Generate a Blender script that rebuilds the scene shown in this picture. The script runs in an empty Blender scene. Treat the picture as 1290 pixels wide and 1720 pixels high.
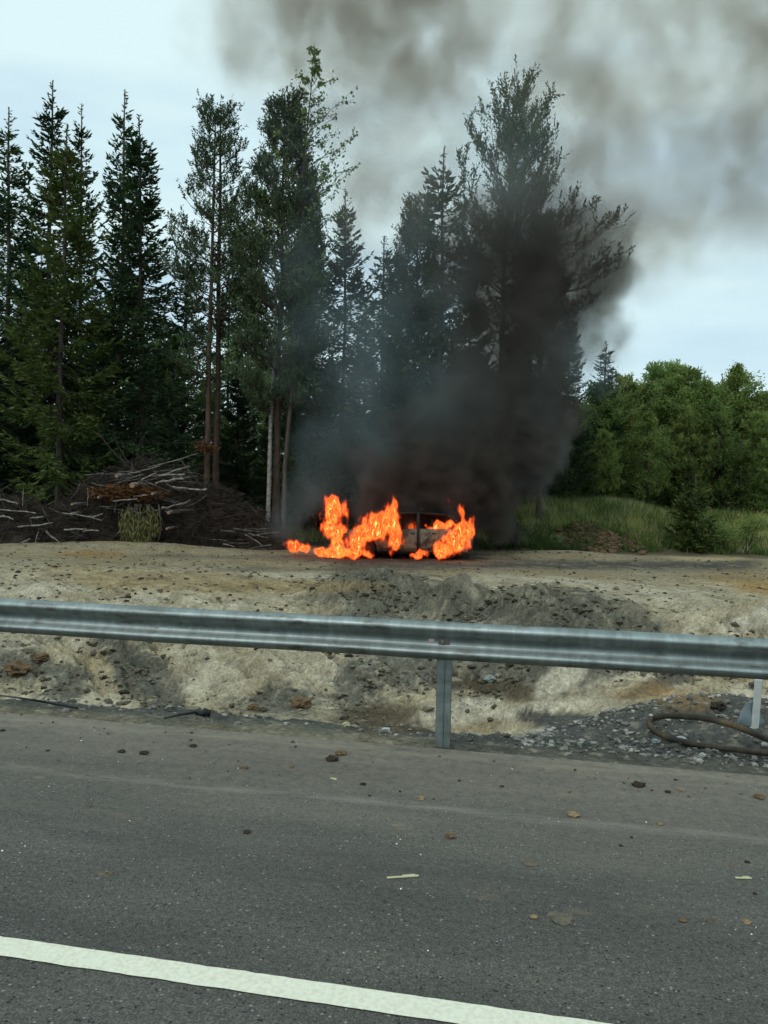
import bpy, bmesh, math, random
import numpy as np
from mathutils import Vector, Matrix
sc = bpy.context.scene
COL = sc.collection
R = math.radians
random.seed(7)
rng = np.random.default_rng(7)

# ------------------------------------------------------------------ camera, sky, sun, exposure
FPX, CX, CY = 1338.0, 645.0, 860.0            # focal length and centre in photograph pixels
CAM_H = 1.6
PITCH, ROLL = R(-1.28), R(1.27)
cam_d = bpy.data.cameras.new('camera'); cam = bpy.data.objects.new('camera', cam_d); COL.objects.link(cam)
cam_d.sensor_fit = 'VERTICAL'; cam_d.sensor_height = 36.0; cam_d.lens = 36.0 * FPX / 1720.0
cam_d.clip_start = 0.05; cam_d.clip_end = 3000
CR = Matrix.Rotation(R(90) + PITCH, 3, 'X') @ Matrix.Rotation(ROLL, 3, 'Z')
cam.matrix_world = Matrix.Translation((0, 0, CAM_H)) @ CR.to_4x4()
sc.camera = cam
CRn = np.array(CR)

w = bpy.data.worlds.new('World'); sc.world = w; w.use_nodes = True
nt = w.node_tree; nt.nodes.clear()
def wn(t, **k):
    n = nt.nodes.new(t)
    for a, b in k.items(): setattr(n, a, b)
    return n
SUN_EL, SUN_AZ = R(52), R(215)
sky = wn('ShaderNodeTexSky', sky_type='NISHITA', sun_disc=False, sun_elevation=SUN_EL, sun_rotation=SUN_AZ)
sky.air_density = 1.0; sky.dust_density = 2.0
tc = wn('ShaderNodeTexCoord'); mp = wn('ShaderNodeMapping'); mp.inputs['Scale'].default_value = (1.2, 1.2, 5.5)
n1 = wn('ShaderNodeTexNoise'); n1.inputs['Scale'].default_value = 1.6; n1.inputs['Detail'].default_value = 6; n1.inputs['Roughness'].default_value = .5
nt.links.new(tc.outputs['Generated'], mp.inputs[0]); nt.links.new(mp.outputs[0], n1.inputs['Vector'])
cr = wn('ShaderNodeValToRGB')
cr.color_ramp.elements[0].position = .36; cr.color_ramp.elements[0].color = (5.8, 7.9, 9.2, 1)
cr.color_ramp.elements[1].position = .60; cr.color_ramp.elements[1].color = (7.9, 10.0, 10.2, 1)
nt.links.new(n1.outputs['Fac'], cr.inputs[0])
mx = wn('ShaderNodeMix', data_type='RGBA'); mx.inputs['Factor'].default_value = .92
nt.links.new(sky.outputs[0], mx.inputs['A']); nt.links.new(cr.outputs[0], mx.inputs['B'])
bg = wn('ShaderNodeBackground'); bg.inputs['Strength'].default_value = .1
nt.links.new(mx.outputs['Result'], bg.inputs[0])
wo = wn('ShaderNodeOutputWorld'); nt.links.new(bg.outputs[0], wo.inputs[0])

sl = bpy.data.lights.new('sun', 'SUN'); sl.energy = 0.9; sl.angle = R(25); sl.color = (1, .97, .92)
so = bpy.data.objects.new('sun', sl); COL.objects.link(so)
sd = Vector((math.sin(SUN_AZ) * math.cos(SUN_EL), math.cos(SUN_AZ) * math.cos(SUN_EL), math.sin(SUN_EL)))
so.rotation_euler = sd.to_track_quat('Z', 'Y').to_euler(); so.location = (0, -10, 30)

sc.view_settings.view_transform = 'Standard'; sc.view_settings.look = 'None'
sc.view_settings.exposure = 0.0; sc.view_settings.gamma = 1.0; sc.view_settings.use_curve_mapping = False
sc.render.engine = 'CYCLES'
cy = sc.cycles
cy.max_bounces = 6; cy.diffuse_bounces = 3; cy.glossy_bounces = 2; cy.transparent_max_bounces = 12
cy.volume_bounces = 1; cy.transmission_bounces = 3
cy.volume_step_rate = 2.0; cy.volume_max_steps = 256
cy.use_adaptive_sampling = True; cy.adaptive_threshold = .02
cy.caustics_reflective = False; cy.caustics_refractive = False

# ------------------------------------------------------------------ helpers
def at(px, py, Y):
    d = CR @ Vector(((px - CX) / FPX, (CY - py) / FPX, -1.0))
    k = Y / d.y
    return Vector((d.x * k, Y, CAM_H + d.z * k))
def proj(P):
    L = (P - np.array([0, 0, CAM_H])) @ CRn
    zz = np.minimum(L[..., 2], -1e-3)
    return CX + FPX * L[..., 0] / -zz, CY - FPX * L[..., 1] / -zz

_p = rng.permutation(256).astype(np.int32); _p = np.concatenate([_p, _p, _p])
_g = rng.normal(size=(256, 3)).astype(np.float32); _g /= np.linalg.norm(_g, axis=1)[:, None]
def pn(x, y, z):
    x = np.asarray(x, np.float32); y = np.asarray(y, np.float32); z = np.asarray(z, np.float32)
    x, y, z = np.broadcast_arrays(x, y, z)
    xi = np.floor(x).astype(np.int32); yi = np.floor(y).astype(np.int32); zi = np.floor(z).astype(np.int32)
    fx, fy, fz = x - xi, y - yi, z - zi
    xi &= 255; yi &= 255; zi &= 255
    u = fx*fx*fx*(fx*(fx*6-15)+10); v = fy*fy*fy*(fy*(fy*6-15)+10); ww = fz*fz*fz*(fz*(fz*6-15)+10)
    out = 0
    for a in (0, 1):
        for b in (0, 1):
            ab = _p[_p[xi + a] + yi + b]
            for c in (0, 1):
                g = _g[_p[ab + zi + c]]
                d = g[..., 0]*(fx-a) + g[..., 1]*(fy-b) + g[..., 2]*(fz-c)
                out = out + d * (u if a else 1-u) * (v if b else 1-v) * (ww if c else 1-ww)
    return out * 1.6
def fbm(x, y, z, o=4, gain=.5, lac=2.03):
    s, a, f, n = 0, 1.0, 1.0, 0
    for i in range(o):
        s = s + a * pn(x*f + 17.3*i, y*f + 5.1*i, z*f + 9.7*i); n += a; a *= gain; f *= lac
    return s / n
def sm(x, a=0., b=1.):
    t = np.clip((np.asarray(x, float) - a) / (b - a), 0, 1); return t*t*(3-2*t)

def tag(o, label=None, cat=None, group=None, kind=None):
    if label: o['label'] = label
    if cat: o['category'] = cat
    if group: o['group'] = group
    if kind: o['kind'] = kind
    return o
def empty(name, loc=(0, 0, 0), rz=0):
    o = bpy.data.objects.new(name, None); COL.objects.link(o); o.location = loc; o.rotation_euler = (0, 0, rz)
    o.empty_display_size = .2
    return o
def mesh_np(name, V, F, mats=(), mi=None, smooth=False):
    """V (n,3); F list of (m,k) int arrays"""
    me = bpy.data.meshes.new(name)
    V = np.asarray(V, np.float32)
    if not isinstance(F, list): F = [F]
    F = [np.asarray(f, np.int32) for f in F if len(f)]
    me.vertices.add(len(V)); me.vertices.foreach_set('co', V.ravel())
    tot = sum(f.size for f in F); np_ = sum(len(f) for f in F)
    me.loops.add(tot); me.polygons.add(np_)
    me.loops.foreach_set('vertex_index', np.concatenate([f.ravel() for f in F]))
    ls = np.concatenate([np.full(len(f), f.shape[1], np.int32) for f in F])
    me.polygons.foreach_set('loop_start', np.concatenate([[0], np.cumsum(ls)[:-1]]).astype(np.int32))
    if mi is not None: me.polygons.foreach_set('material_index', np.asarray(mi, np.int32))
    for m in mats: me.materials.append(m)
    me.update(calc_edges=True)
    me.polygons.foreach_set('use_smooth', np.full(np_, smooth))
    return me
def link(name, me, parent=None, loc=None):
    o = bpy.data.objects.new(name, me); COL.objects.link(o)
    if parent: o.parent = parent
    if loc is not None: o.location = loc
    return o
class MB:
    def __init__(s): s.V = []; s.T = []; s.Q = []; s.n = 0
    def add(s, V, T=None, Q=None):
        V = np.asarray(V, np.float32).reshape(-1, 3); s.V.append(V)
        if T is not None and len(T): s.T.append(np.asarray(T, np.int32) + s.n)
        if Q is not None and len(Q): s.Q.append(np.asarray(Q, np.int32) + s.n)
        s.n += len(V)
    def tube(s, P, rad, k=5, caps=True):
        P = np.asarray(P, float); n = len(P); rad = np.broadcast_to(rad, n)
        T = np.gradient(P, axis=0); T /= np.linalg.norm(T, axis=1)[:, None] + 1e-9
        ref = np.array([0, 0, 1.]) if abs(T[:, 2]).mean() < .8 else np.array([1., 0, 0])
        A = np.cross(T, ref); A /= np.linalg.norm(A, axis=1)[:, None] + 1e-9
        B = np.cross(T, A)
        th = np.arange(k) * 2*math.pi/k
        V = P[:, None] + rad[:, None, None] * (A[:, None]*np.cos(th)[None, :, None] + B[:, None]*np.sin(th)[None, :, None])
        i = np.arange(n-1)[:, None]*k; j = np.arange(k)[None]; j2 = (j+1) % k
        Q = np.stack([i+j, i+j2, i+k+j2, i+k+j], -1).reshape(-1, 4)
        V = V.reshape(-1, 3); Tn = []
        if caps:
            V = np.vstack([V, P[0], P[-1]]); a, b = n*k, n*k+1
            for q in range(k):
                Tn.append((a, (q+1) % k, q)); Tn.append((b, (n-1)*k+q, (n-1)*k+(q+1) % k))
        s.add(V, Tn, Q)
    def cards(s, C, D, N, L, W):
        """kite-shaped leaf faces: base C, direction D, side N, length L, width W"""
        C = np.asarray(C, float); D = np.asarray(D, float); N = np.asarray(N, float)
        L = np.broadcast_to(L, len(C))[:, None]; W = np.broadcast_to(W, len(C))[:, None]
        D = D / (np.linalg.norm(D, axis=1)[:, None] + 1e-9)
        S = np.cross(D, N); S /= np.linalg.norm(S, axis=1)[:, None] + 1e-9
        V = np.stack([C, C + D*L*.45 + S*W*.5, C + D*L, C + D*L*.45 - S*W*.5], 1).reshape(-1, 3)
        s.add(V, None, np.arange(len(C)*4).reshape(-1, 4))
    def box(s, c, h, M=None):
        V = np.array([(x, y, z) for x in (-1, 1) for y in (-1, 1) for z in (-1, 1)], float) * h
        if M is not None: V = V @ np.array(M).T
        s.add(V + np.array(c), None, [(0, 1, 3, 2), (4, 6, 7, 5), (0, 4, 5, 1), (2, 3, 7, 6), (0, 2, 6, 4), (1, 5, 7, 3)])
    def grid(s, G, flip=False):
        G = np.asarray(G, float); n, m = G.shape[:2]
        i = np.arange(n-1)[:, None]*m; j = np.arange(m-1)[None]
        Q = np.stack([i+j, i+j+1, i+m+j+1, i+m+j], -1).reshape(-1, 4)
        if flip: Q = Q[:, ::-1]
        s.add(G.reshape(-1, 3), None, Q)
    def mesh(s, name, mats, smooth=False):
        F = []
        if s.T: F.append(np.vstack(s.T))
        if s.Q: F.append(np.vstack(s.Q))
        return mesh_np(name, np.vstack(s.V), F, mats if isinstance(mats, (list, tuple)) else [mats], smooth=smooth)
    def build(s, name, mat, parent=None, smooth=False, loc=None):
        return link(name, s.mesh(name, mat, smooth), parent, loc)
def bevel(o, wd=.01, seg=2):
    m = o.modifiers.new('bevel', 'BEVEL'); m.width = wd; m.segments = seg; m.limit_method = 'ANGLE'
    return o

# ------------------------------------------------------------------ materials
def mat(name, base=(.5, .5, .5), rough=.8, metal=0., var=None, scale=5., bump=0., bscale=40., spec=.3, detail=5, attr=None,
        objrand=0., trans=0., bdist=.02, coords='Object', stretch=(1, 1, 1)):
    m = bpy.data.materials.new(name); m.use_nodes = True; t = m.node_tree; N = t.nodes; L = t.links
    b = N['Principled BSDF']; b.inputs['Roughness'].default_value = rough; b.inputs['Metallic'].default_value = metal
    b.inputs['Specular IOR Level'].default_value = spec
    tcn = N.new('ShaderNodeTexCoord'); mpn = N.new('ShaderNodeMapping'); mpn.inputs['Scale'].default_value = stretch
    L.new(tcn.outputs[coords], mpn.inputs[0]); vec = mpn.outputs[0]
    col = None
    if attr:
        a = N.new('ShaderNodeAttribute'); a.attribute_name = attr; col = a.outputs['Color']
    if var is not None:
        ns = N.new('ShaderNodeTexNoise'); ns.inputs['Scale'].default_value = scale; ns.inputs['Detail'].default_value = detail
        ns.inputs['Roughness'].default_value = .62; L.new(vec, ns.inputs['Vector'])
        rp = N.new('ShaderNodeValToRGB'); cs = [base] + list(var)
        rp.color_ramp.elements[0].position = .32; rp.color_ramp.elements[1].position = .68
        rp.color_ramp.elements[0].color = (*cs[0], 1); rp.color_ramp.elements[1].color = (*cs[-1], 1)
        for i in range(1, len(cs)-1):
            e = rp.color_ramp.elements.new(.32 + .36*i/(len(cs)-1)); e.color = (*cs[i], 1)
        L.new(ns.outputs['Fac'], rp.inputs[0])
        if col is None: col = rp.outputs[0]
        else:
            mm = N.new('ShaderNodeMix'); mm.data_type = 'RGBA'; mm.blend_type = 'MULTIPLY'; mm.inputs['Factor'].default_value = 1
            L.new(col, mm.inputs['A']); L.new(rp.outputs[0], mm.inputs['B']); col = mm.outputs['Result']
    if objrand:
        oi = N.new('ShaderNodeObjectInfo'); mr = N.new('ShaderNodeMapRange'); mr.inputs['To Min'].default_value = 1-objrand; mr.inputs['To Max'].default_value = 1+objrand
        L.new(oi.outputs['Random'], mr.inputs[0])
        hs = N.new('ShaderNodeHueSaturation'); L.new(mr.outputs[0], hs.inputs['Value'])
        mh = N.new('ShaderNodeMapRange'); mh.inputs['To Min'].default_value = .5-objrand*.06; mh.inputs['To Max'].default_value = .5+objrand*.06
        sq = N.new('ShaderNodeMath'); sq.operation = 'FRACT'; m7 = N.new('ShaderNodeMath'); m7.operation = 'MULTIPLY'; m7.inputs[1].default_value = 7.31
        L.new(oi.outputs['Random'], m7.inputs[0]); L.new(m7.outputs[0], sq.inputs[0]); L.new(sq.outputs[0], mh.inputs[0]); L.new(mh.outputs[0], hs.inputs['Hue'])
        if col is None: hs.inputs['Color'].default_value = (*base, 1)
        else: L.new(col, hs.inputs['Color'])
        col = hs.outputs[0]
    if col is None: b.inputs['Base Color'].default_value = (*base, 1)
    else: L.new(col, b.inputs['Base Color'])
    if bump:
        nb = N.new('ShaderNodeTexNoise'); nb.inputs['Scale'].default_value = bscale; nb.inputs['Detail'].default_value = 6; L.new(vec, nb.inputs['Vector'])
        bp = N.new('ShaderNodeBump'); bp.inputs['Strength'].default_value = bump; bp.inputs['Distance'].default_value = bdist
        L.new(nb.outputs['Fac'], bp.inputs['Height']); L.new(bp.outputs[0], b.inputs['Normal'])
    if trans:
        tr = N.new('ShaderNodeBsdfTranslucent'); ms = N.new('ShaderNodeMixShader'); ms.inputs[0].default_value = trans
        if col is None: tr.inputs[0].default_value = (*base, 1)
        else: L.new(col, tr.inputs[0])
        L.new(b.outputs[0], ms.inputs[1]); L.new(tr.outputs[0], ms.inputs[2]); L.new(ms.outputs[0], N['Material Output'].inputs[0])
    return m
M = {}
M['spruce'] = mat('spruce_needles', (.034, .064, .030), .7, var=[(.056, .096, .042), (.086, .128, .052)], scale=1.6, objrand=.22, trans=.15, spec=.15)
M['olive'] = mat('olive_spruce_needles', (.060, .092, .026), .7, var=[(.095, .130, .034), (.125, .155, .045)], scale=1.6, objrand=.1, trans=.2, spec=.15)
M['pine'] = mat('pine_needles', (.046, .074, .040), .7, var=[(.076, .110, .056), (.105, .142, .070)], scale=1.8, objrand=.15, trans=.15, spec=.15)
M['youngpine'] = mat('young_pine_needles', (.11, .165, .055), .7, var=[(.23, .31, .09), (.40, .47, .14)], scale=1.9, objrand=.3, trans=.35, spec=.15)
M['birchleaf'] = mat('birch_leaves', (.12, .19, .055), .6, var=[(.20, .29, .08), (.30, .39, .12)], scale=2, objrand=.2, trans=.4, spec=.2)
M['lightleaf'] = mat('light_birch_leaves', (.13, .19, .05), .6, var=[(.22, .30, .08), (.30, .38, .12)], scale=2, objrand=.15, trans=.3, spec=.2)
M['wilted'] = mat('wilted_needles', (.10, .095, .035), .8, var=[(.16, .15, .06), (.25, .225, .10)], scale=6, trans=.15, spec=.1)
M['redneedle'] = mat('dead_red_needles', (.10, .045, .018), .8, var=[(.16, .075, .03)], scale=6, trans=.1, spec=.1)
M['bark'] = mat('spruce_bark', (.055, .044, .036), .95, var=[(.09, .07, .058), (.13, .105, .09)], scale=9, bump=.6, bscale=30, stretch=(1, 1, .3))
M['pinebark'] = mat('pine_bark', (.055, .040, .030), .95, var=[(.095, .062, .045), (.14, .085, .058)], scale=7, bump=.6, bscale=25, stretch=(1, 1, .35))
M['birchbark'] = mat('birch_bark', (.05, .045, .04), .8, var=[(.20, .19, .17), (.34, .33, .30), (.27, .25, .23)], scale=9, bump=.2, stretch=(1, 1, 2.5))
M['twig'] = mat('brush_twigs', (.022, .017, .014), .95, var=[(.05, .037, .028), (.085, .06, .045)], scale=4)
M['cutwood'] = mat('cut_wood', (.20, .12, .065), .85, var=[(.34, .21, .12)], scale=14)
M['barklog'] = mat('pale_log_bark', (.05, .042, .034), .9, var=[(.17, .15, .13), (.34, .32, .29)], scale=7, bump=.4, bscale=30)

# ================================================================== LARGE STRUCTURE
TH = R(11.0)
AV = np.array([math.cos(TH), -math.sin(TH)]); NV = np.array([math.sin(TH), math.cos(TH)])
def st(s, t): return s*AV[0] + t*NV[0], s*AV[1] + t*NV[1]
EDGE = 4.98

def heap(X, Y, c, r, h, p=1.0, ry=None):
    ry = ry or r
    d = np.sqrt(((X-c[0])/r)**2 + ((Y-c[1])/ry)**2)
    return h * np.clip(1 - d**p, 0, None) if p <= 1 else h*np.exp(-d**p)
def gx(px, Y): return (px - CX) / FPX * Y
HEAPS = [  # px, depth, radius, height, ry, power
    (640, 15.2, 1.3, .50, 1.1, 1.0), (575, 15.3, .8, .24, .7, 2), (705, 14.9, .5, .25, .5, 2), (785, 14.2, .75, .50, .6, 1.0), (745, 14.4, .5, .20, .5, 2), (850, 13.9, .5, .22, .5, 2),
    (900, 13.6, .5, .26, .5, 2), (960, 13.3, .9, .42, .6, 2), (1040, 12.9, .7, .28, .5, 2), (900, 12.6, .9, .12, .7, 2), (690, 12.6, 1.0, .16, .6, 2),
    (740, 8.35, .50, .42, .5, 1.0), (850, 8.3, .6, .20, .45, 2), (935, 8.0, .62, .50, .5, 1.0), (800, 9.3, .8, .22, .4, 2),
    (1230, 10.6, 1.6, .62, 1.0, 2), (1090, 10.0, .9, .30, .7, 2), (1290, 12.8, 1.5, .50, .6, 2), (1060, 8.4, .8, .36, .6, 2), (1200, 8.0, 1.5, .40, .8, 2),
    (70, 10.9, .5, .16, .5, 2), (200, 12.0, .5, .18, .9, 2), (470, 11, .6, .18, .5, 2), (330, 11.5, .5, .12, .6, 2),
    (985, 28.2, 1.1, .55, .8, 2), (950, 25.2, 2.2, .18, 1.0, 2), (1180, 24.0, 1.3, .08, .7, 2),
    (60, 23.8, 3.0, .15, 1.0, 2), (250, 24.2, 2.6, .22, .8, 2),
]
def terrain_h(X, Y, detail=True):
    X = np.asarray(X, float); Y = np.asarray(Y, float)
    t = X*NV[0] + Y*NV[1]
    q = t + (Y - t) * sm(Y, 8, 13)
    z = np.interp(q, [4.9, 5.15, 5.5, 6.0, 6.8, 7.6, 8.3, 9.5, 10.6, 12.6, 16, 19.5, 24, 27, 33, 60, 200],
                     [-.012, -.012, -.06, -.22, -.56, -.86, -.95, -.96, -.80, -.52, -.44, -.30, -.28, -.2, .1, .8, 1.2])
    # the verge is wider and higher towards the right
    wr = sm(X, .6, 2.6) * sm(t, 5.4, 6.4) * (1 - sm(t, 7.5, 9.5))
    z = z + wr * .50
    for px, D, r, h, ry, p in HEAPS:
        z = z + heap(X, Y, (gx(px, D), D), r, h, p, ry)
    # diagonal run-out ridges in the loose sand of the far bank
    bank = sm(q, 8.6, 10) * (1 - sm(q, 13.5, 18))
    z = z + bank * .34 * fbm(X*.55 + Y*.5, Y*.22 - X*.1, 3.3, 3)
    # grassy rise on the right and forest floor
    z = z + 1.25 * sm(Y, 26.6, 32.5) * sm(X + (Y-27)*.02, 3.6, 6.2) * (1 - .35*sm(X, 9.5, 12))
    if detail:
        far = sm(q, 16, 20)
        hm = 0
        for px, D, r_, h, ry, p in HEAPS[:21]: hm = np.maximum(hm, np.exp(-(((X-gx(px, D))/(r_*1.1))**2 + ((Y-D)/(ry*1.2))**2)))
        z = z + hm*(.15*np.abs(fbm(X*3.1, Y*3.1, 11.4, 4, .6)) + .07*fbm(X*8, Y*8, 1.9, 3, .6))
        a = sm(t, 5.02, 5.6)
        z = z + a*(.055*(1-far) + .03*far) * fbm(X*1.1, Y*1.1, 7.7, 4)
        z = z + a*(.034*(1-far)+.02*far) * fbm(X*5.3, Y*5.3, 1.7, 4, .62)
        lump = np.clip(fbm(X*.9, Y*.9, 4.4, 3) + .05, 0, 1)
        z = z + a*(1-far)*.26 * lump * np.abs(fbm(X*3.6, Y*3.6, 8.4, 3))
        z = z - a*bank*.07*np.clip(1 - np.abs(fbm(X*1.5+3, Y*2.6, 21.0, 4, .6))*9, 0, 1)
    # erosion rills
        z = z - bank*.09*np.clip(1-np.abs(pn(X*1.7 + Y*.9, Y*.35, 2.2))*5, 0, 1)
    return z
def gpt(px, py, detail=True, lo=3.0, hi=60.0):
    """where the ray of a photograph pixel meets the ground"""
    d = CR @ Vector(((px - CX)/FPX, (CY - py)/FPX, -1.0)); d = d / d.y
    ys = np.geomspace(lo, hi, 1600); X = d.x*ys; Z = CAM_H + d.z*ys
    t = X*NV[0] + ys*NV[1]
    g = np.where(t < EDGE, 0.0, terrain_h(X, ys, detail))
    k = np.argmax(Z <= g) if (Z <= g).any() else len(ys)-1
    return Vector((X[k], ys[k], g[k]))

# terrain sheet --------------------------------------------------
tr = np.concatenate([np.geomspace(4.93, 34, 620), np.geomspace(34.4, 260, 46)])
ur = np.concatenate([np.linspace(-7, -1.0, 26), np.linspace(-.97, -.74, 30), np.linspace(-.738, .40, 480), np.linspace(.41, .9, 40), np.linspace(.95, 7, 30)])
TT, UU = np.meshgrid(tr, ur, indexing='ij'); SS = TT*UU
GX, GY = st(SS, TT); GZ = terrain_h(GX, GY)
G = np.stack([GX, GY, GZ], -1)
PX, PY = proj(G)
q = TT
sand = np.array([.385, .33, .22]); pale = np.array([.52, .465, .345]); tan = np.array([.295, .220, .108]); orange = np.array([.37, .23, .085])
grey = np.array([.105, .104, .085]); dgrey = np.array([.075, .075, .067]); brown = np.array([.13, .10, .065]); litter = np.array([.035, .030, .020]); soil = np.array([.07, .055, .035])
gsoil = np.array([.16, .19, .065]); black = np.array([.035, .034, .032])
nA = fbm(GX*.5, GY*.5, 1.1, 5, .6); nB = fbm(GX*2.2, GY*2.2, 5.1, 4, .6); nC = fbm(GX*9, GY*9, 2.1, 3, .6); nD = fbm(GX*.9+GY*.7, GY*1.6-GX*.4, 6.1, 4, .6)
def mixc(C, c, f): return C + (c - C) * np.clip(f, 0, 1)[..., None]
C = np.broadcast_to(sand, G.shape).copy()
C = mixc(C, pale, sm(nA, -.05, .35)*.6); C = mixc(C, tan, sm(-nA, .0, .4)*.6)
def blob(px, py, rx, ry, rot=0, soft=.5, nz=.5, noise=None):
    c, s = math.cos(R(rot)), math.sin(R(rot)); dx, dy = PX-px, PY-py
    a = (dx*c + dy*s)/rx; b = (-dx*s + dy*c)/ry
    d = np.sqrt(a*a + b*b) + nz*(nB*.8 + nC*.5 if noise is None else noise)
    return 1 - sm(d, 1-soft, 1+soft)
Yn = GY
# near verge gravel
C = mixc(C, grey*1.0, (1 - sm(TT + .5*nB, 6.3, 7.3)))
C = mixc(C, np.array([.19, .165, .11]), (1 - sm(TT + .25*nB, 5.05, 5.4))*.8)
C = mixc(C, dgrey, sm(PX, 620, 800)*(1-sm(TT + .6*nB, 6.9, 7.8))*.7)
# grey clay runs and heaps on the bank
for b in [(215, 1120, 30, 95, -30), (270, 1150, 28, 80, -30), (640, 1000, 100, 56, 0), (785, 1022, 80, 38, 8), (900, 1030, 120, 36, 8), (1010, 1032, 90, 32, 20),
          (700, 1110, 90, 45, 0), (850, 1120, 110, 50, 0), (110, 1150, 40, 30, -20), (30, 1120, 60, 30, 0), (600, 1150, 40, 50, 0), (460, 1180, 70, 26, 0), (1000, 1110, 60, 30, 10)]:
    C = mixc(C, grey*1.05, blob(*b, soft=.4, nz=1.0)*.85)
hg = 0
for px, D, r_, h, ry, p in HEAPS[:10]: hg = np.maximum(hg, np.exp(-((((GX-gx(px, D))/(r_*.95))**2 + ((GY-D+.1)/(ry*1.25))**2 + .5*nB + .3*nC).clip(0))**2))
C = mixc(C, np.array([.135, .126, .092])*1.0, hg*(.78+.5*nC).clip(.3, 1))
C = mixc(C, sand*.95, sm(nC, .16, .34)*sm(PY, 960, 1000)*(Yn < 20)*.30)
for b in [(655, 1207, 95, 26, 0), (870, 1165, 80, 14, 0), (810, 1150, 60, 10, 0)]:
    C = mixc(C, np.array([.115, .092, .058]), blob(*b, soft=.3, nz=.3)*.95)
for b in [(780, 1195, 75, 22, -6), (900, 1192, 90, 12, -8), (940, 1140, 50, 20, -30), (1260, 1045, 60, 14, -25), (1000, 1085, 80, 14, 0)]:
    C = mixc(C, pale*1.08, blob(*b, soft=.3, nz=.6)*.9)
for b in [(955, 1215, 55, 16, 0), (1130, 1140, 80, 16, -20), (900, 1205, 40, 12, 10)]:
    C = mixc(C, dgrey, blob(*b, soft=.3, nz=.8)*.9)
for b in [(1240, 970, 60, 16, 5), (1290, 985, 50, 14, 0), (1150, 1170, 50, 20, 0), (1090, 1160, 60, 20, 0)]:
    C = mixc(C, orange*(1 if b[1] < 1000 else .7), blob(*b, soft=.5, nz=1.3)*(.75 if b[1] < 1000 else .5))
for b in [(280, 975, 220, 18, 3), (1230, 1110, 90, 40, 0), (520, 985, 120, 10, 0)]:
    C = mixc(C, tan, blob(*b, soft=.5, nz=.6)*.7)
# plateau: wheel-packed mud bands parallel to the road
pl = sm(Yn, 18.5, 20)*(1 - sm(Yn, 27, 29))
C = mixc(C, np.array([.225, .19, .115]), pl*.6)
C = mixc(C, tan*.85, pl*sm(nD, -.1, .3)*.6)
for y0, wd, x0, x1, f in [(950, 7, 520, 1300, .95), (944, 5, 780, 1300, .7), (962, 6, 250, 480, .8), (958, 4, 300, 640, .7), (935, 4, 200, 700, .5)]:
    C = mixc(C, dgrey*.9, np.exp(-((PY-y0-(PX-645)*.002-6*nA)/wd)**2)*sm(PX, x0, x0+80)*(1-sm(PX, x1-60, x1))*f*sm(nB, -.5, .1)*pl)
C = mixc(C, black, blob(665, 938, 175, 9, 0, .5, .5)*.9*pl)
C = mixc(C, pale, blob(940, 912, 110, 12, 2, .4, .4)*.7); C = mixc(C, np.array([.45, .37, .21]), blob(1190, 936, 70, 6, 0, .4, .4)*.8)
C = mixc(C, orange*.8, blob(150, 930, 60, 6, 0, .4, .6)*.7)
# forest floor / grass rise
nf = sm(Yn + 1.2*nA, 25.6, 26.8)
right = sm(GX, 3.0, 4.6)
C = mixc(C, litter, nf*(1-right)); C = mixc(C, soil, nf*right*.8); C = mixc(C, gsoil, sm(Yn + 1.5*nA, 27.2, 28.5)*right)
C = mixc(C, brown, blob(1000, 882, 60, 28, 10, .4, .6)*.95)
# streaks running down the bank, crumbs and dark mottles
nS = fbm(GX*2.6 + GY*1.9, GY*.7 - GX*.25, 12.1, 5, .62); nF = fbm(GX*19, GY*19, 3.1, 3, .65); nG = fbm(GX*1.1 + 40, GY*1.4, 14.1, 5, .65)
bk = (1 - sm(Yn, 18, 20))[..., None]
C = C * (1 + .34*nC[..., None] + .20*nB[..., None] + .45*nF[..., None] + bk*.70*nS[..., None] + .30*nG[..., None])
C = mixc(C, np.array([.085, .078, .052]), sm(nG + .8*nC + .25*nS, .34, .55)*.65*sm(TT, 6.5, 8)*(1-sm(Yn, 25, 27)))
crack_shade = np.clip(1 - np.abs(fbm(GX*1.5+3, GY*2.6, 21.0, 4, .6))*9, 0, 1)*sm(TT, 7.5, 9)*(1-sm(Yn, 19, 21))*sm(nG, -.2, .2)
C = C*(1 - .42*crack_shade[..., None])  # crevice shade painted into the soil colour along the carved cracks
C = np.clip(C, .01, .8)
n, m = TT.shape
i = np.arange(n-1)[:, None]*m; j = np.arange(m-1)[None]
Q = np.stack([i+j, i+j+1, i+m+j+1, i+m+j], -1).reshape(-1, 4)
me = mesh_np('ground', G.reshape(-1, 3), Q, smooth=True)
ca = me.color_attributes.new('soil', 'FLOAT_COLOR', 'POINT')
ca.data.foreach_set('color', np.concatenate([C.reshape(-1, 3), np.ones((n*m, 1))], 1).astype(np.float32).ravel())
M['ground'] = mat('bank_soil', (.68, .68, .68), .95, var=[(1, 1, 1), (1.3, 1.28, 1.24)], scale=30, detail=8, bump=1.0, bscale=22, spec=.1, attr='soil', bdist=.05)
me.materials.append(M['ground'])
tag(link('ground', me), 'sandy excavated ditch bank and plateau with grey clay patches', kind='structure')

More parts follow.
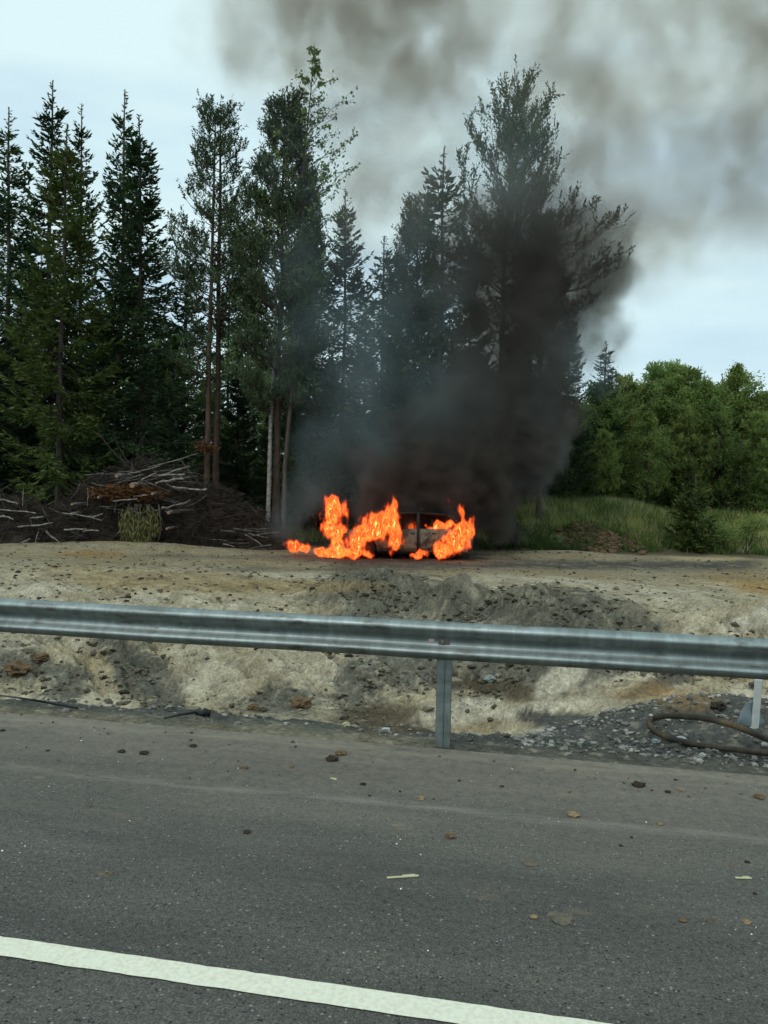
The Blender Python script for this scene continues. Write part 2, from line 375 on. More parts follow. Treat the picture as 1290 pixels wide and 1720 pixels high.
# road ------------------------------------------------------------
def road_obj(name, s0, s1, t0, t1, z, m, ns=60, ntt=20):
    mb = MB(); S, T = np.meshgrid(np.linspace(s0, s1, ns), np.linspace(t0, t1, ntt), indexing='ij')
    mb.grid(np.stack([S, T, np.full_like(S, z)], -1))
    o = mb.build(name, m); o.rotation_euler = (0, 0, -TH)
    f = o.data.polygons[0].normal.z
    if f < 0: o.data.flip_normals()
    return o
def asphalt_mat():
    m = bpy.data.materials.new('asphalt'); m.use_nodes = True; t = m.node_tree; N = t.nodes; L = t.links
    b = N['Principled BSDF']; b.inputs['Roughness'].default_value = .82; b.inputs['Specular IOR Level'].default_value = .35
    tcn = N.new('ShaderNodeTexCoord'); v = tcn.outputs['Object']
    sep = N.new('ShaderNodeSeparateXYZ'); L.new(v, sep.inputs[0])
    def noise(s, d, vec=v, r=.6, st=None):
        if st:
            mpn = N.new('ShaderNodeMapping'); mpn.inputs['Scale'].default_value = st; L.new(v, mpn.inputs[0]); vec = mpn.outputs[0]
        n_ = N.new('ShaderNodeTexNoise'); n_.inputs['Scale'].default_value = s; n_.inputs['Detail'].default_value = d; n_.inputs['Roughness'].default_value = r; L.new(vec, n_.inputs['Vector']); return n_.outputs['Fac']
    def ramp(f, stops):
        r_ = N.new('ShaderNodeValToRGB'); E = r_.color_ramp.elements
        while len(E) < len(stops): E.new(.5)
        for e, (p, c) in zip(E, stops): e.position = p; e.color = (*(c if isinstance(c, tuple) else (c, c, c)), 1)
        L.new(f, r_.inputs[0]); return r_.outputs[0]
    def mixn(a, b_, f, bt='MIX'):
        n_ = N.new('ShaderNodeMix'); n_.data_type = 'RGBA'; n_.blend_type = bt
        if isinstance(f, float): n_.inputs['Factor'].default_value = f
        else: L.new(f, n_.inputs['Factor'])
        for k, x in (('A', a), ('B', b_)):
            if isinstance(x, tuple): n_.inputs[k].default_value = (*x, 1)
            else: L.new(x, n_.inputs[k])
        return n_.outputs['Result']
    def math_(op, a, b_=0.):
        n_ = N.new('ShaderNodeMath'); n_.operation = op
        for k, x in enumerate((a, b_)):
            if isinstance(x, (float, int)): n_.inputs[k].default_value = x
            else: L.new(x, n_.inputs[k])
        return n_.outputs[0]
    base = ramp(noise(1.1, 5, st=(.5, 1.6, 1)), [(.28, (.064, .061, .050)), (.5, (.088, .083, .069)), (.7, (.118, .109, .089))])
    # stone grain in three sizes
    g1 = ramp(noise(115, 3), [(.3, .42), (.5, .95), (.7, 1.75)]); g2 = ramp(noise(38, 4), [(.3, .68), (.5, 1.), (.7, 1.35)])
    c = mixn(base, g1, 1., 'MULTIPLY'); c = mixn(c, g2, 1., 'MULTIPLY')
    vo = N.new('ShaderNodeTexVoronoi'); vo.inputs['Scale'].default_value = 75; L.new(v, vo.inputs['Vector'])
    cell = N.new('ShaderNodeSeparateColor'); L.new(vo.outputs['Color'], cell.inputs[0])
    chip = math_('MULTIPLY', math_('GREATER_THAN', cell.outputs[0], .965), math_('LESS_THAN', vo.outputs['Distance'], .38))
    c = mixn(c, (.24, .24, .225), chip)
    dk = math_('MULTIPLY', math_('LESS_THAN', cell.outputs[1], .06), math_('LESS_THAN', vo.outputs['Distance'], .4))
    c = mixn(c, (.02, .02, .021), dk)
    # darker travelled strip next to the lane line, dusty towards the edge (t = local y)
    y = sep.outputs['Y']
    dust = ramp(math_('ADD', math_('MULTIPLY', y, .2), math_('MULTIPLY', math_('SUBTRACT', noise(2.2, 5, st=(.35, 2.2, 1)), .5), .30)), [(.60, 0.), (.80, .32), (.93, .60), (1., .95)])
    dust = math_('MULTIPLY', dust, ramp(noise(16, 4), [(.3, .35), (.65, 1.)]))
    c = mixn(c, (.235, .205, .155), dust)
    def stripe(y0, wd, k):
        d = math_('ABSOLUTE', math_('SUBTRACT', math_('ADD', y, math_('MULTIPLY', math_('SUBTRACT', noise(.8, 2), .5), .12)), y0))
        f = ramp(math_('DIVIDE', d, wd), [(0, 1.), (1, 0.)])
        return math_('MULTIPLY', math_('MULTIPLY', f, ramp(noise(7, 5, st=(.4, 2, 1)), [(.38, 0.), (.6, 1.)])), k)
    c = mixn(c, (.27, .25, .20), stripe(4.02, .07, .6))
    c = mixn(c, (.26, .225, .16), stripe(4.86, .09, .75))
    c = mixn(c, (.22, .18, .12), math_('MULTIPLY', ramp(noise(3.1, 4, st=(.7, 1.6, 1)), [(.64, 0.), (.70, .7)]), ramp(math_('MULTIPLY', y, .2), [(.55, 0.), (.75, 1.)])))
    # faint tyre-polished bands along the road
    for y0, wd, k in ((3.35, .35, .30), (1.75, .40, .25)):
        c = mixn(c, (.045, .044, .040), stripe(y0, wd, k))
    L.new(c, b.inputs['Base Color'])
    bp = N.new('ShaderNodeBump'); bp.inputs['Strength'].default_value = .8; bp.inputs['Distance'].default_value = .006
    L.new(noise(110, 4), bp.inputs['Height']); L.new(bp.outputs[0], b.inputs['Normal'])
    return m
M['asphalt'] = asphalt_mat()
tag(road_obj('road', -160, 160, -6.5, EDGE, 0.0, M['asphalt']), 'dark grey asphalt road shoulder dusted with tan dirt', kind='structure')
def paint_mat():
    m = mat('road_paint', (.66, .63, .48), .7, var=[(.76, .74, .58), (.82, .80, .64)], scale=60, bump=.35, bscale=120, bdist=.004)
    return m
mb = MB(); k = 2400
s = np.linspace(-40, 40, k); e0 = 2.381 + .004*pn(s*9, 0, 0) + .003*pn(s*31, 3, 0); e1 = 2.485 + .004*pn(s*9, 7, 0) + .003*pn(s*31, 9, 0)
mb.grid(np.stack([np.stack([s, e0, np.full(k, .004)], -1), np.stack([s, e1, np.full(k, .004)], -1)], 0), flip=True)
o = mb.build('road_marking', paint_mat()); o.rotation_euler = (0, 0, -TH)
tag(o, 'solid white edge line painted along the asphalt', 'road marking', kind='structure')
mb = MB(); mb.grid(np.array([[(-900, -900, -.25), (-900, -6.4, -.25)], [(900, -900, -.25), (900, -6.4, -.25)]]), flip=True)
o = mb.build('ground', mat('verge_soil', (.06, .075, .035), .95, var=[(.10, .10, .06)], scale=2)); o.rotation_euler = (0, 0, -TH); tag(o, kind='structure')
mb = MB(); th = np.linspace(0, 2*math.pi, 49)
mb.grid(np.stack([np.stack([np.cos(th)*r_, np.sin(th)*r_, np.full(49, z_)], -1) for r_, z_ in ((95, -2.5), (2500, -6))], 0))
o = mb.build('ground', mat('distant_ground', (.03, .05, .02), .95, var=[(.05, .07, .03)], scale=.05)); tag(o, kind='structure')

# ================================================================== SMOKE (density computed on a lattice, baked to a real volume)
def lattice_volume(name, lo, hi, dens, mtl=None, to_mesh=None):
    nx, ny, nz = dens.shape
    me = bpy.data.meshes.new(name + '_lattice'); me.vertices.add(nx*ny*nz)
    a = me.attributes.new('dens', 'FLOAT', 'POINT'); a.data.foreach_set('value', dens.astype(np.float32).ravel())
    ob = bpy.data.objects.new(name, me); COL.objects.link(ob)
    ng = bpy.data.node_groups.new(name, 'GeometryNodeTree')
    ng.interface.new_socket('Geometry', in_out='INPUT', socket_type='NodeSocketGeometry')
    ng.interface.new_socket('Geometry', in_out='OUTPUT', socket_type='NodeSocketGeometry')
    N, L = ng.nodes, ng.links
    gi, go = N.new('NodeGroupInput'), N.new('NodeGroupOutput')
    pos = N.new('GeometryNodeInputPosition')
    sub = N.new('ShaderNodeVectorMath'); sub.operation = 'SUBTRACT'; sub.inputs[1].default_value = lo; L.new(pos.outputs[0], sub.inputs[0])
    mul = N.new('ShaderNodeVectorMath'); mul.operation = 'MULTIPLY'; mul.inputs[1].default_value = [(n_-1)/(h-l) for n_, h, l in zip((nx, ny, nz), hi, lo)]
    L.new(sub.outputs[0], mul.inputs[0])
    ad = N.new('ShaderNodeVectorMath'); ad.operation = 'ADD'; ad.inputs[1].default_value = (.5, .5, .5); L.new(mul.outputs[0], ad.inputs[0])
    fl = N.new('ShaderNodeVectorMath'); fl.operation = 'FLOOR'; L.new(ad.outputs[0], fl.inputs[0])
    dt = N.new('ShaderNodeVectorMath'); dt.operation = 'DOT_PRODUCT'; dt.inputs[1].default_value = (ny*nz, nz, 1); L.new(fl.outputs[0], dt.inputs[0])
    rd = N.new('ShaderNodeMath'); rd.operation = 'ROUND'; L.new(dt.outputs['Value'], rd.inputs[0])
    at_ = N.new('GeometryNodeInputNamedAttribute'); at_.data_type = 'FLOAT'; at_.inputs['Name'].default_value = 'dens'
    si = N.new('GeometryNodeSampleIndex'); si.data_type = 'FLOAT'; si.domain = 'POINT'; si.clamp = True
    L.new(gi.outputs[0], si.inputs['Geometry']); L.new(at_.outputs['Attribute'], si.inputs['Value']); L.new(rd.outputs[0], si.inputs['Index'])
    vc = N.new('GeometryNodeVolumeCube')
    L.new(si.outputs[0], vc.inputs['Density'])
    vc.inputs['Min'].default_value = lo; vc.inputs['Max'].default_value = hi
    vc.inputs['Resolution X'].default_value = nx; vc.inputs['Resolution Y'].default_value = ny; vc.inputs['Resolution Z'].default_value = nz
    out = vc.outputs[0]
    if to_mesh is not None:
        vm = N.new('GeometryNodeVolumeToMesh'); vm.resolution_mode = 'GRID'; vm.inputs['Threshold'].default_value = to_mesh
        L.new(out, vm.inputs['Volume']); out = vm.outputs[0]
    else:
        sm_ = N.new('GeometryNodeSetMaterial'); sm_.inputs['Material'].default_value = mtl; L.new(out, sm_.inputs[0]); out = sm_.outputs[0]
    L.new(out, go.inputs[0])
    md = ob.modifiers.new('volume', 'NODES'); md.node_group = ng
    if to_mesh is not None:
        dg = bpy.context.evaluated_depsgraph_get(); ev = ob.evaluated_get(dg)
        res = bpy.data.meshes.new_from_object(ev); res.name = name
        bpy.data.objects.remove(ob); bpy.data.meshes.remove(me)
        return res
    me.materials.append(mtl)
    return ob
def vol_mat(name, color, dens=1.0, aniso=0.0, absorb=(0, 0, 0)):
    m = bpy.data.materials.new(name); m.use_nodes = True; t = m.node_tree; t.nodes.clear()
    o_ = t.nodes.new('ShaderNodeOutputMaterial'); v = t.nodes.new('ShaderNodeVolumePrincipled')
    v.inputs['Color'].default_value = (*color, 1); v.inputs['Density'].default_value = dens; v.inputs['Anisotropy'].default_value = aniso
    v.inputs['Density Attribute'].default_value = 'density'
    v.inputs['Absorption Color'].default_value = (*absorb, 1)
    t.links.new(v.outputs[0], o_.inputs['Volume']); return m
def lattice(lo, hi, vx):
    ns = [int(round((h-l)/v))+1 for l, h, v in zip(lo, hi, vx)]
    ax = [np.linspace(l, h, k_).astype(np.float32) for l, h, k_ in zip(lo, hi, ns)]
    return np.meshgrid(*ax, indexing='ij')
def puff_field(X, Y, Z, puffs):
    """puffs: px, py, Y, radius in photograph pixels, strength"""
    E = np.zeros_like(X)
    for px, py, D, r, s_ in puffs:
        c = at(px, py, D); rr = r/FPX*D; ry = min(rr, 1.7)*.9
        xs, ys, zs = X[:, 0, 0], Y[0, :, 0], Z[0, 0, :]
        i0, i1 = np.searchsorted(xs, [c.x-1.5*rr, c.x+1.5*rr]); j0, j1 = np.searchsorted(ys, [c.y-1.5*ry, c.y+1.5*ry]); k0, k1 = np.searchsorted(zs, [c.z-1.5*rr, c.z+1.5*rr])
        S_ = np.s_[i0:i1, j0:j1, k0:k1]
        d2 = ((X[S_]-c.x)/rr)**2 + ((Y[S_]-c.y)/ry)**2 + ((Z[S_]-c.z)/rr)**2
        f = np.clip(1 - d2/2.2, 0, 1); f = f*f*(3-2*f)*s_
        E[S_] = np.maximum(E[S_], f) + .25*np.minimum(E[S_], f)
    return E
def billow(E, X, Y, Z, amp, freq, vox, oct_=4):
    """turbulent displacement of a density field, so that its edge breaks into billows"""
    nx, ny, nz = E.shape; I, J, K = np.meshgrid(np.arange(nx), np.arange(ny), np.arange(nz), indexing='ij')
    a = fbm(X*freq, Y*freq, Z*freq, oct_, .6)*amp/vox[0]; b = fbm(X*freq+40, Y*freq+7, Z*freq, oct_, .6)*amp/vox[2]
    I = np.clip(np.round(I+a).astype(int), 0, nx-1); K = np.clip(np.round(K+b).astype(int), 0, nz-1)
    return E[I, J, K]
DENSE = [(812, 880, 24.6, 30, .8), (830, 840, 25, 40, .9), (560, 905, 24.2, 30, .7), (610, 880, 24.5, 45, 1), (660, 850, 24.6, 60, 1.1), (720, 850, 24.6, 60, 1.1), (780, 850, 24.8, 55, 1.0), (700, 790, 24.6, 75, 1.2), (640, 800, 24.6, 60, .8),
         (770, 780, 24.8, 85, 1.3), (840, 790, 25, 70, 1.2), (720, 735, 24.8, 60, 1.0), (800, 710, 25, 85, 1.2), (875, 720, 25, 80, 1.2), (915, 750, 25.1, 42, .9), (860, 650, 25, 75, .9), (815, 610, 25, 70, .75),
         (870, 560, 25, 85, 1.0), (900, 490, 25.2, 105, 1.2), (960, 500, 25.2, 75, 1.1), (840, 460, 25.2, 90, 1.1), (800, 420, 25.4, 75, .9), (985, 430, 25.4, 65, 1.0), (880, 400, 25.4, 85, .9),
         (940, 390, 25.4, 60, .8), (1000, 405, 25.4, 60, 1.0), (1025, 455, 25.4, 45, .9), (990, 540, 25.2, 60, .9), (1015, 500, 25.3, 45, .9), (700, 440, 25.4, 60, .5), (760, 460, 25.4, 60, .7), (770, 560, 25.2, 55, .5), (1010, 500, 25.3, 40, .7), (770, 500, 25.2, 60, .6), (740, 420, 25.4, 50, .5), (950, 590, 25, 50, .5), (1000, 570, 25, 50, .35), (1005, 620, 25, 40, .22), (940, 660, 25, 55, .4)]
VEIL = [(590, 760, 24.6, 80, .30), (550, 820, 24.4, 60, .35), (620, 690, 24.6, 95, .34), (560, 640, 24.8, 90, .20), (600, 560, 25, 110, .17), (560, 470, 25, 90, .14), (690, 600, 25, 110, .22), (680, 480, 25.2, 110, .18),
        (620, 400, 25.4, 90, .14), (560, 350, 25.4, 70, .10), (500, 290, 25.4, 70, .10), (470, 220, 25.4, 60, .09), (720, 350, 25.4, 90, .16), (820, 300, 25.4, 110, .14), (870, 210, 25.4, 110, .10), (760, 670, 25, 80, .5)]
UP = [(640, 20, 28, 150, .30), (560, 0, 28, 130, .34), (460, 20, 28, 110, .22), (540, 90, 28, 90, .2), (720, 30, 28, 100, .25), (700, 110, 28, 90, .24), (470, 50, 28, 110, .13), (400, 0, 28, 90, .10), (780, 90, 28, 70, .18), (940, 130, 27.5, 70, .30), (990, 60, 27.5, 60, .20), (1000, 200, 27.5, 90, .20),
      (930, 240, 27, 70, .2), (960, 300, 26.5, 70, .28), (1010, 350, 26.5, 60, .25), (880, 330, 26.5, 70, .2), (640, 330, 27.5, 80, .20), (700, 260, 27.5, 80, .12), (620, 240, 27.5, 80, .08), (850, 30, 27.5, 90, .10), (1080, 130, 28, 110, .10), (1190, 60, 28, 130, .16), (1280, 40, 28, 90, .17), (1220, 200, 28, 110, .18),
      (1270, 310, 28, 90, .20), (1180, 360, 28, 80, .14), (1090, 400, 27, 80, .22), (1060, 330, 27, 80, .17), (1150, 260, 28, 90, .13), (1350, 150, 28, 150, .16), (1420, 300, 28, 130, .16), (1400, 0, 28, 160, .16), (1230, 410, 28, 50, .08),
      (700, -90, 28, 150, .25), (900, -80, 28, 150, .15), (1100, -80, 28, 160, .15), (1300, -100, 28, 160, .15), (520, 130, 28, 90, .08), (1080, 460, 26.5, 45, .16), (1020, 290, 26.5, 80, .16)]
UP = [(a, b, c, d, e*.92) for a, b, c, d, e in UP]
lo, hi = (-5.0, 22.6, -.4), (11.6, 27.4, 12.2)
X, Y, Z = lattice(lo, hi, (.125, .16, .125))
wx = .5*fbm(X*.6, Y*.6, Z*.6, 3); wz = .5*fbm(X*.6+31, Y*.6, Z*.6+7, 3)
E = billow(puff_field(X, Y, Z, DENSE), X, Y, Z, 1.5, .75, (.125, .16, .125))
N1 = fbm(X*.6+wx, Y*.6, Z*.55+wz, 5, .58)
N1 = N1 + .35*fbm(X*2.4, Y*2.4, Z*2.4, 3, .6)
low = 1 - .76*sm(Z + 1.2*N1, 3.4, 6.6)
D1 = np.clip(E - .27 + 1.75*N1*np.minimum(E*2, 1), 0, None) * 4.2 * low
D1[[0, -1]] = 0; D1[:, [0, -1]] = 0; D1[:, :, [0, -1]] = 0
tag(lattice_volume('smoke', lo, hi, D1, vol_mat('black_smoke', (.16, .148, .136), absorb=(.006, .003, 0))), 'dense black smoke billowing up from the burning car', 'smoke', kind='stuff')
lo, hi = (-8.0, 24.5, 3.0), (23.0, 31.0, 23.0)
X, Y, Z = lattice(lo, hi, (.17, .24, .17))
wx = .7*fbm(X*.4, Y*.4, Z*.4, 3); wz = .7*fbm(X*.4+31, Y*.4, Z*.4+7, 3)
EU = billow(puff_field(X, Y, Z, UP), X, Y, Z, 2.6, .42, (.17, .24, .17), 5)
N2 = fbm(X*.60+wx, Y*.60+9, Z*.60+wz, 6, .62)
D3 = np.clip(EU*(1 + 3.1*N2), 0, None) * 1.12 + .045*sm(Z, 8, 14)*sm(X, -5, -1)*np.clip(1+2.5*N2, 0, None)*(Y > 25.5)*(Y < 30)
D3[[0, -1]] = 0; D3[:, [0, -1]] = 0; D3[:, :, [0, -1]] = 0
tag(lattice_volume('smoke', lo, hi, D3, vol_mat('brown_smoke', (.38, .34, .285), absorb=(.045, .018, .002))), 'brown grey smoke spreading across the sky above the trees', 'smoke', kind='stuff')
PALE = [(490, 890, 23.6, 26, .5), (505, 850, 23.7, 32, .45), (520, 800, 23.8, 40, .35), (540, 740, 24, 55, .28), (590, 700, 24, 60, .25), (540, 660, 24, 60, .18), (620, 640, 24, 70, .2), (560, 560, 24, 80, .13), (620, 480, 24, 80, .1),
        (540, 420, 24, 80, .09), (920, 690, 23.8, 40, .22), (935, 745, 23.8, 35, .32), (895, 810, 23.8, 30, .2), (890, 640, 23.8, 50, .10), (980, 600, 24, 60, .25), (950, 560, 24, 40, .12), (660, 560, 24, 80, .12), (720, 460, 24, 80, .1), (1020, 560, 24, 45, .22), (720, 720, 23.6, 45, .08)]
VEIL = [(a, b, 24.0, d, e*.55) for a, b, c, d, e in VEIL] + [(830, 240, 24, 90, .11), (760, 300, 24, 80, .10), (830, 330, 24, 80, .13), (700, 380, 24, 70, .10), (900, 300, 24, 70, .10), (600, 470, 24, 80, .10)]
lo, hi = (-5.5, 22.3, -.35), (8.6, 26.0, 15.6)
X, Y, Z = lattice(lo, hi, (.15, .2, .15))
E = billow(puff_field(X, Y, Z, PALE + VEIL), X, Y, Z, 1.2, .8, (.15, .2, .15)); N1 = fbm(X*.7+.4*fbm(X*.5, Y*.5, Z*.5, 2), Y*.7, Z*.55+3, 5, .58)
D = np.clip(E*(1 + 2.2*N1) - .02, 0, None) * .62
D[[0, -1]] = 0; D[:, [0, -1]] = 0; D[:, :, -1] = 0
tag(lattice_volume('smoke', lo, hi, D, vol_mat('grey_smoke', (.36, .45, .47))), 'thin blue grey smoke hanging between the trunks beside the black plume', 'smoke', kind='stuff')

# ================================================================== TREES
def unit(v): v = np.asarray(v, float); return v/(np.linalg.norm(v, axis=-1, keepdims=True)+1e-9)
def rnd(n, k=3): return rng.normal(size=(n, k))
def trunk_mesh(H, r0, mtl, lean=0., k=8, rt=.02, n=12, name='trunk', wob=.12):
    mb = MB(); z = np.linspace(-.4, H, n); f = np.clip(z/H, 0, 1)
    P = np.stack([lean*f*f + wob*pn(z*.25, rng.random()*9, 0), wob*pn(z*.25, 5+rng.random()*9, 1), z], -1)
    P[:, :2] -= P[1, :2]*0
    r = r0*(1-f)**.85 + rt; r[0] *= 1.3
    mb.tube(P, r, k)
    return mb.mesh(name, mtl, True), P
def along(P, z): return np.stack([np.interp(z, P[:, 2], P[:, 0]), np.interp(z, P[:, 2], P[:, 1]), z], -1)
def spruce(H=15, R0=2.3, zb=1.5, whorl=.30, dens=1.0, foliage=None, sparse_top=0., droop=.25, rough=.3, gaps=.1, low_sparse=0.):
    tm, P = trunk_mesh(H, .0075*H, M['bark'])
    mb = MB(); wood = MB(); z = zb; C, D_, N_, L_, W_ = [], [], [], [], []
    while z < H-.95:
        f = (z-zb)/(H-zb)
        Rm = R0*((1-f)**.92)*(1 - .25*math.exp(-f*9)) + .05
        nb = rng.integers(5, 8)
        for b in range(nb):
            if rng.random() < gaps + low_sparse*max(0, .35-f)*2: continue
            az = rng.random()*6.283; L = Rm*(1-rough+2*rough*rng.random()); zz = z + rng.normal()*.09
            if rng.random() < .06: L *= 1.3
            up = .55*f**1.5 - droop*(1-f) + rng.normal()*.07
            n = max(4, int(L/.25)+2); u = np.linspace(0, 1, n)
            c0 = along(P, np.array([zz]))[0]
            rad = L*u; hz = L*(up*u + (.22 if f < .8 else .1)*u**2.5 - .10*np.sin(u*3.1))
            B = c0 + np.stack([np.cos(az)*rad, np.sin(az)*rad, hz], -1)
            wood.tube(B, np.linspace(.012+.006*L, .004, n), 3, False)
            T = unit(np.gradient(B, axis=0)); side = unit(np.cross(T, [0, 0, 1.]))
            nt_ = int((L/.058)*dens*(1-sparse_top*f))+3
            uu = rng.random(nt_)**.75; uu = .05 + .95*uu
            sgn = rng.choice([-1, 1], nt_)
            base = np.stack([np.interp(uu, u, B[:, a]) for a in range(3)], -1)
            Tt = unit(np.stack([np.interp(uu, u, T[:, a]) for a in range(3)], -1)); Sd = unit(np.stack([np.interp(uu, u, side[:, a]) for a in range(3)], -1))
            tl = (.12 + .30*L/2.3*(1.05-uu)*2.0)*(.6+.8*rng.random(nt_))
            d = unit(Tt*.75 + Sd*sgn[:, None]*(.9) + np.array([0, 0, -.30*(1-f)-.02])*1.0 + rnd(nt_)*.16)
            # each twig: needle faces along it
            for q_ in (0, .45, .9):
                keep = tl > q_*.18
                p = base[keep] + d[keep]*(tl[keep]*q_)[:, None]*.8; p[:, 2] -= tl[keep]*q_*q_*.25*(1-f)
                k_ = keep.sum()
                C.append(p); D_.append(unit(d[keep]*.9 + Tt[keep]*.25 + rnd(k_)*.22 + np.array([0, 0, -.22*(1-f)]))); N_.append(unit(np.array([0, 0, 1.]) + rnd(k_)*.75)); L_.append((.13+.15*rng.random(k_))*(.8+.3*(1-f))); W_.append(.05+.05*rng.random(k_))
            # tip
            C.append(B[-2:]); D_.append(T[-2:]); N_.append(unit(rnd(2))); L_.append(np.full(2, .26)); W_.append(np.full(2, .08))
        z += whorl*(.75+.5*rng.random())*(1-.35*f)
    # leader
    for zz in (H-.9, H-.85, H-.55, H-.5, H-.25):
        az = rng.random()*6.283; l = (H-zz)*.38; c0 = along(P, np.array([zz]))[0]; e = c0 + [math.cos(az)*l, math.sin(az)*l, l*.6]
        k_ = 5; C.append(c0 + (e-c0)*rng.random((k_, 1))); D_.append(unit(np.tile(e-c0, (k_, 1)) + rnd(k_)*.06)); N_.append(unit(rnd(k_))); L_.append(np.full(k_, .13)); W_.append(np.full(k_, .05))
    k_ = 18; zt = H - 1.0*rng.random(k_); p = along(P, zt)
    C.append(p); D_.append(unit(rnd(k_)*[1, 1, .3] + [0, 0, .7])); N_.append(unit(rnd(k_))); L_.append(np.full(k_, .16)); W_.append(np.full(k_, .05))
    mb.cards(np.vstack(C), np.vstack(D_), np.vstack(N_), np.concatenate(L_), np.concatenate(W_))
    return dict(trunk=tm, crown=mb.mesh('crown', foliage or M['spruce']), limb=wood.mesh('limb', M['bark']), H=H)
def shoots(mb, P, D_, L=.30, w=.042, n=12, nl=.125):
    """pine shoots: needle faces bristling round each shoot axis"""
    k = len(P); t = np.tile(np.linspace(0, 1, n), (k, 1)).ravel()
    LL = np.repeat(np.broadcast_to(L, k)*(.7+.6*rng.random(k)), n)
    B = np.repeat(P, n, 0) + np.repeat(D_, n, 0)*(LL*t)[:, None]
    dd = unit(unit(rnd(k*n))*.8 + np.repeat(D_, n, 0)*.9)
    mb.cards(B, dd, unit(rnd(k*n)), nl*(.7+.6*rng.random(k*n)), w*(.7+.7*rng.random(k*n)))
def pine(H=16, R0=2.2, zb=7, whorl=.42, foliage=None, shape=None, sub=5, up=.35, n_sh=13, gaps=.15, mtl=None, r0=None, stubs=True, irregular=.35, shL=.34, wob=.14, shw=.042, snl=.125):
    tm, P = trunk_mesh(H, r0 or .0072*H, mtl or M['pinebark'], wob=wob)
    mb = MB(); wood = MB(); z = zb; SP, SD = [], []
    if shape is None: shape = lambda f: (math.sin(min(1, .12+f)*math.pi*.93)**.55)*(1-.45*f)
    while z < H-.1:
        f = (z-zb)/(H-zb)
        for b in range(rng.integers(3, 6)):
            if rng.random() < gaps: continue
            az = rng.random()*6.283; L = R0*shape(f)*(1-irregular+2*irregular*rng.random())+.1
            n = 6; u = np.linspace(0, 1, n); c0 = along(P, np.array([z+rng.normal()*.1]))[0]
            e = up*(.3+f) + rng.normal()*.12
            B = c0 + np.stack([np.cos(az)*L*u, np.sin(az)*L*u, L*(e*u + .35*u**2.2)], -1) + np.cumsum(rnd(n)*.035*L/2, 0)
            wood.tube(B, np.linspace(.012+.012*L, .007, n), 4, False)
            T = unit(np.gradient(B, axis=0)); side = unit(np.cross(T, [0, 0, 1.]))
            ns = max(2, int(sub*L/1.2)+1)
            for q_ in range(ns):
                uu = .25+.75*rng.random()**.8; sg = rng.choice([-1, 1])
                p = np.array([np.interp(uu, u, B[:, a]) for a in range(3)]); k0 = min(n-1, int(uu*(n-1)))
                l = (.25+.5*(1-uu))*L*.6*(.6+.7*rng.random())+.12
                d = unit(T[k0]*.7 + side[k0]*sg*.8 + [0, 0, .25] + rng.normal(size=3)*.2)
                e2 = p + d*l + [0, 0, .15*l]
                wood.tube(np.array([p, (p+e2)/2 - [0, 0, .03*l], e2]), [.010, .008, .005], 3, False)
                m_ = max(3, int(l/.13)); w_ = rng.random(m_)**.7
                SP.append(p + (e2-p)*w_[:, None] + rnd(m_)*.05); SD.append(unit(d*.5 + rnd(m_)*.35 + [0, 0, .75]))
            SP.append(B[-1:]); SD.append(unit(T[-1:] + [0, 0, .9]))
        z += whorl*(.7+.6*rng.random())*(1-.3*f)
    SP.append(along(P, np.array([H-.35, H-.1]))); SD.append(np.array([[.1, 0, 1.], [0, .1, 1.]]))
    if stubs:
        for q_ in range(14):
            zz = zb*(.35+.65*rng.random()); c0 = along(P, np.array([zz]))[0]; az = rng.random()*6.28; l = .3+.8*rng.random()
            wood.tube(np.array([c0, c0+[math.cos(az)*l, math.sin(az)*l, -.15*l]]), [.014, .004], 3, False)
    shoots(mb, np.vstack(SP), np.vstack(SD), shL, n=n_sh, w=shw, nl=snl)
    return dict(trunk=tm, crown=mb.mesh('crown', foliage or M['pine']), limb=wood.mesh('limb', mtl or M['pinebark']), H=H)
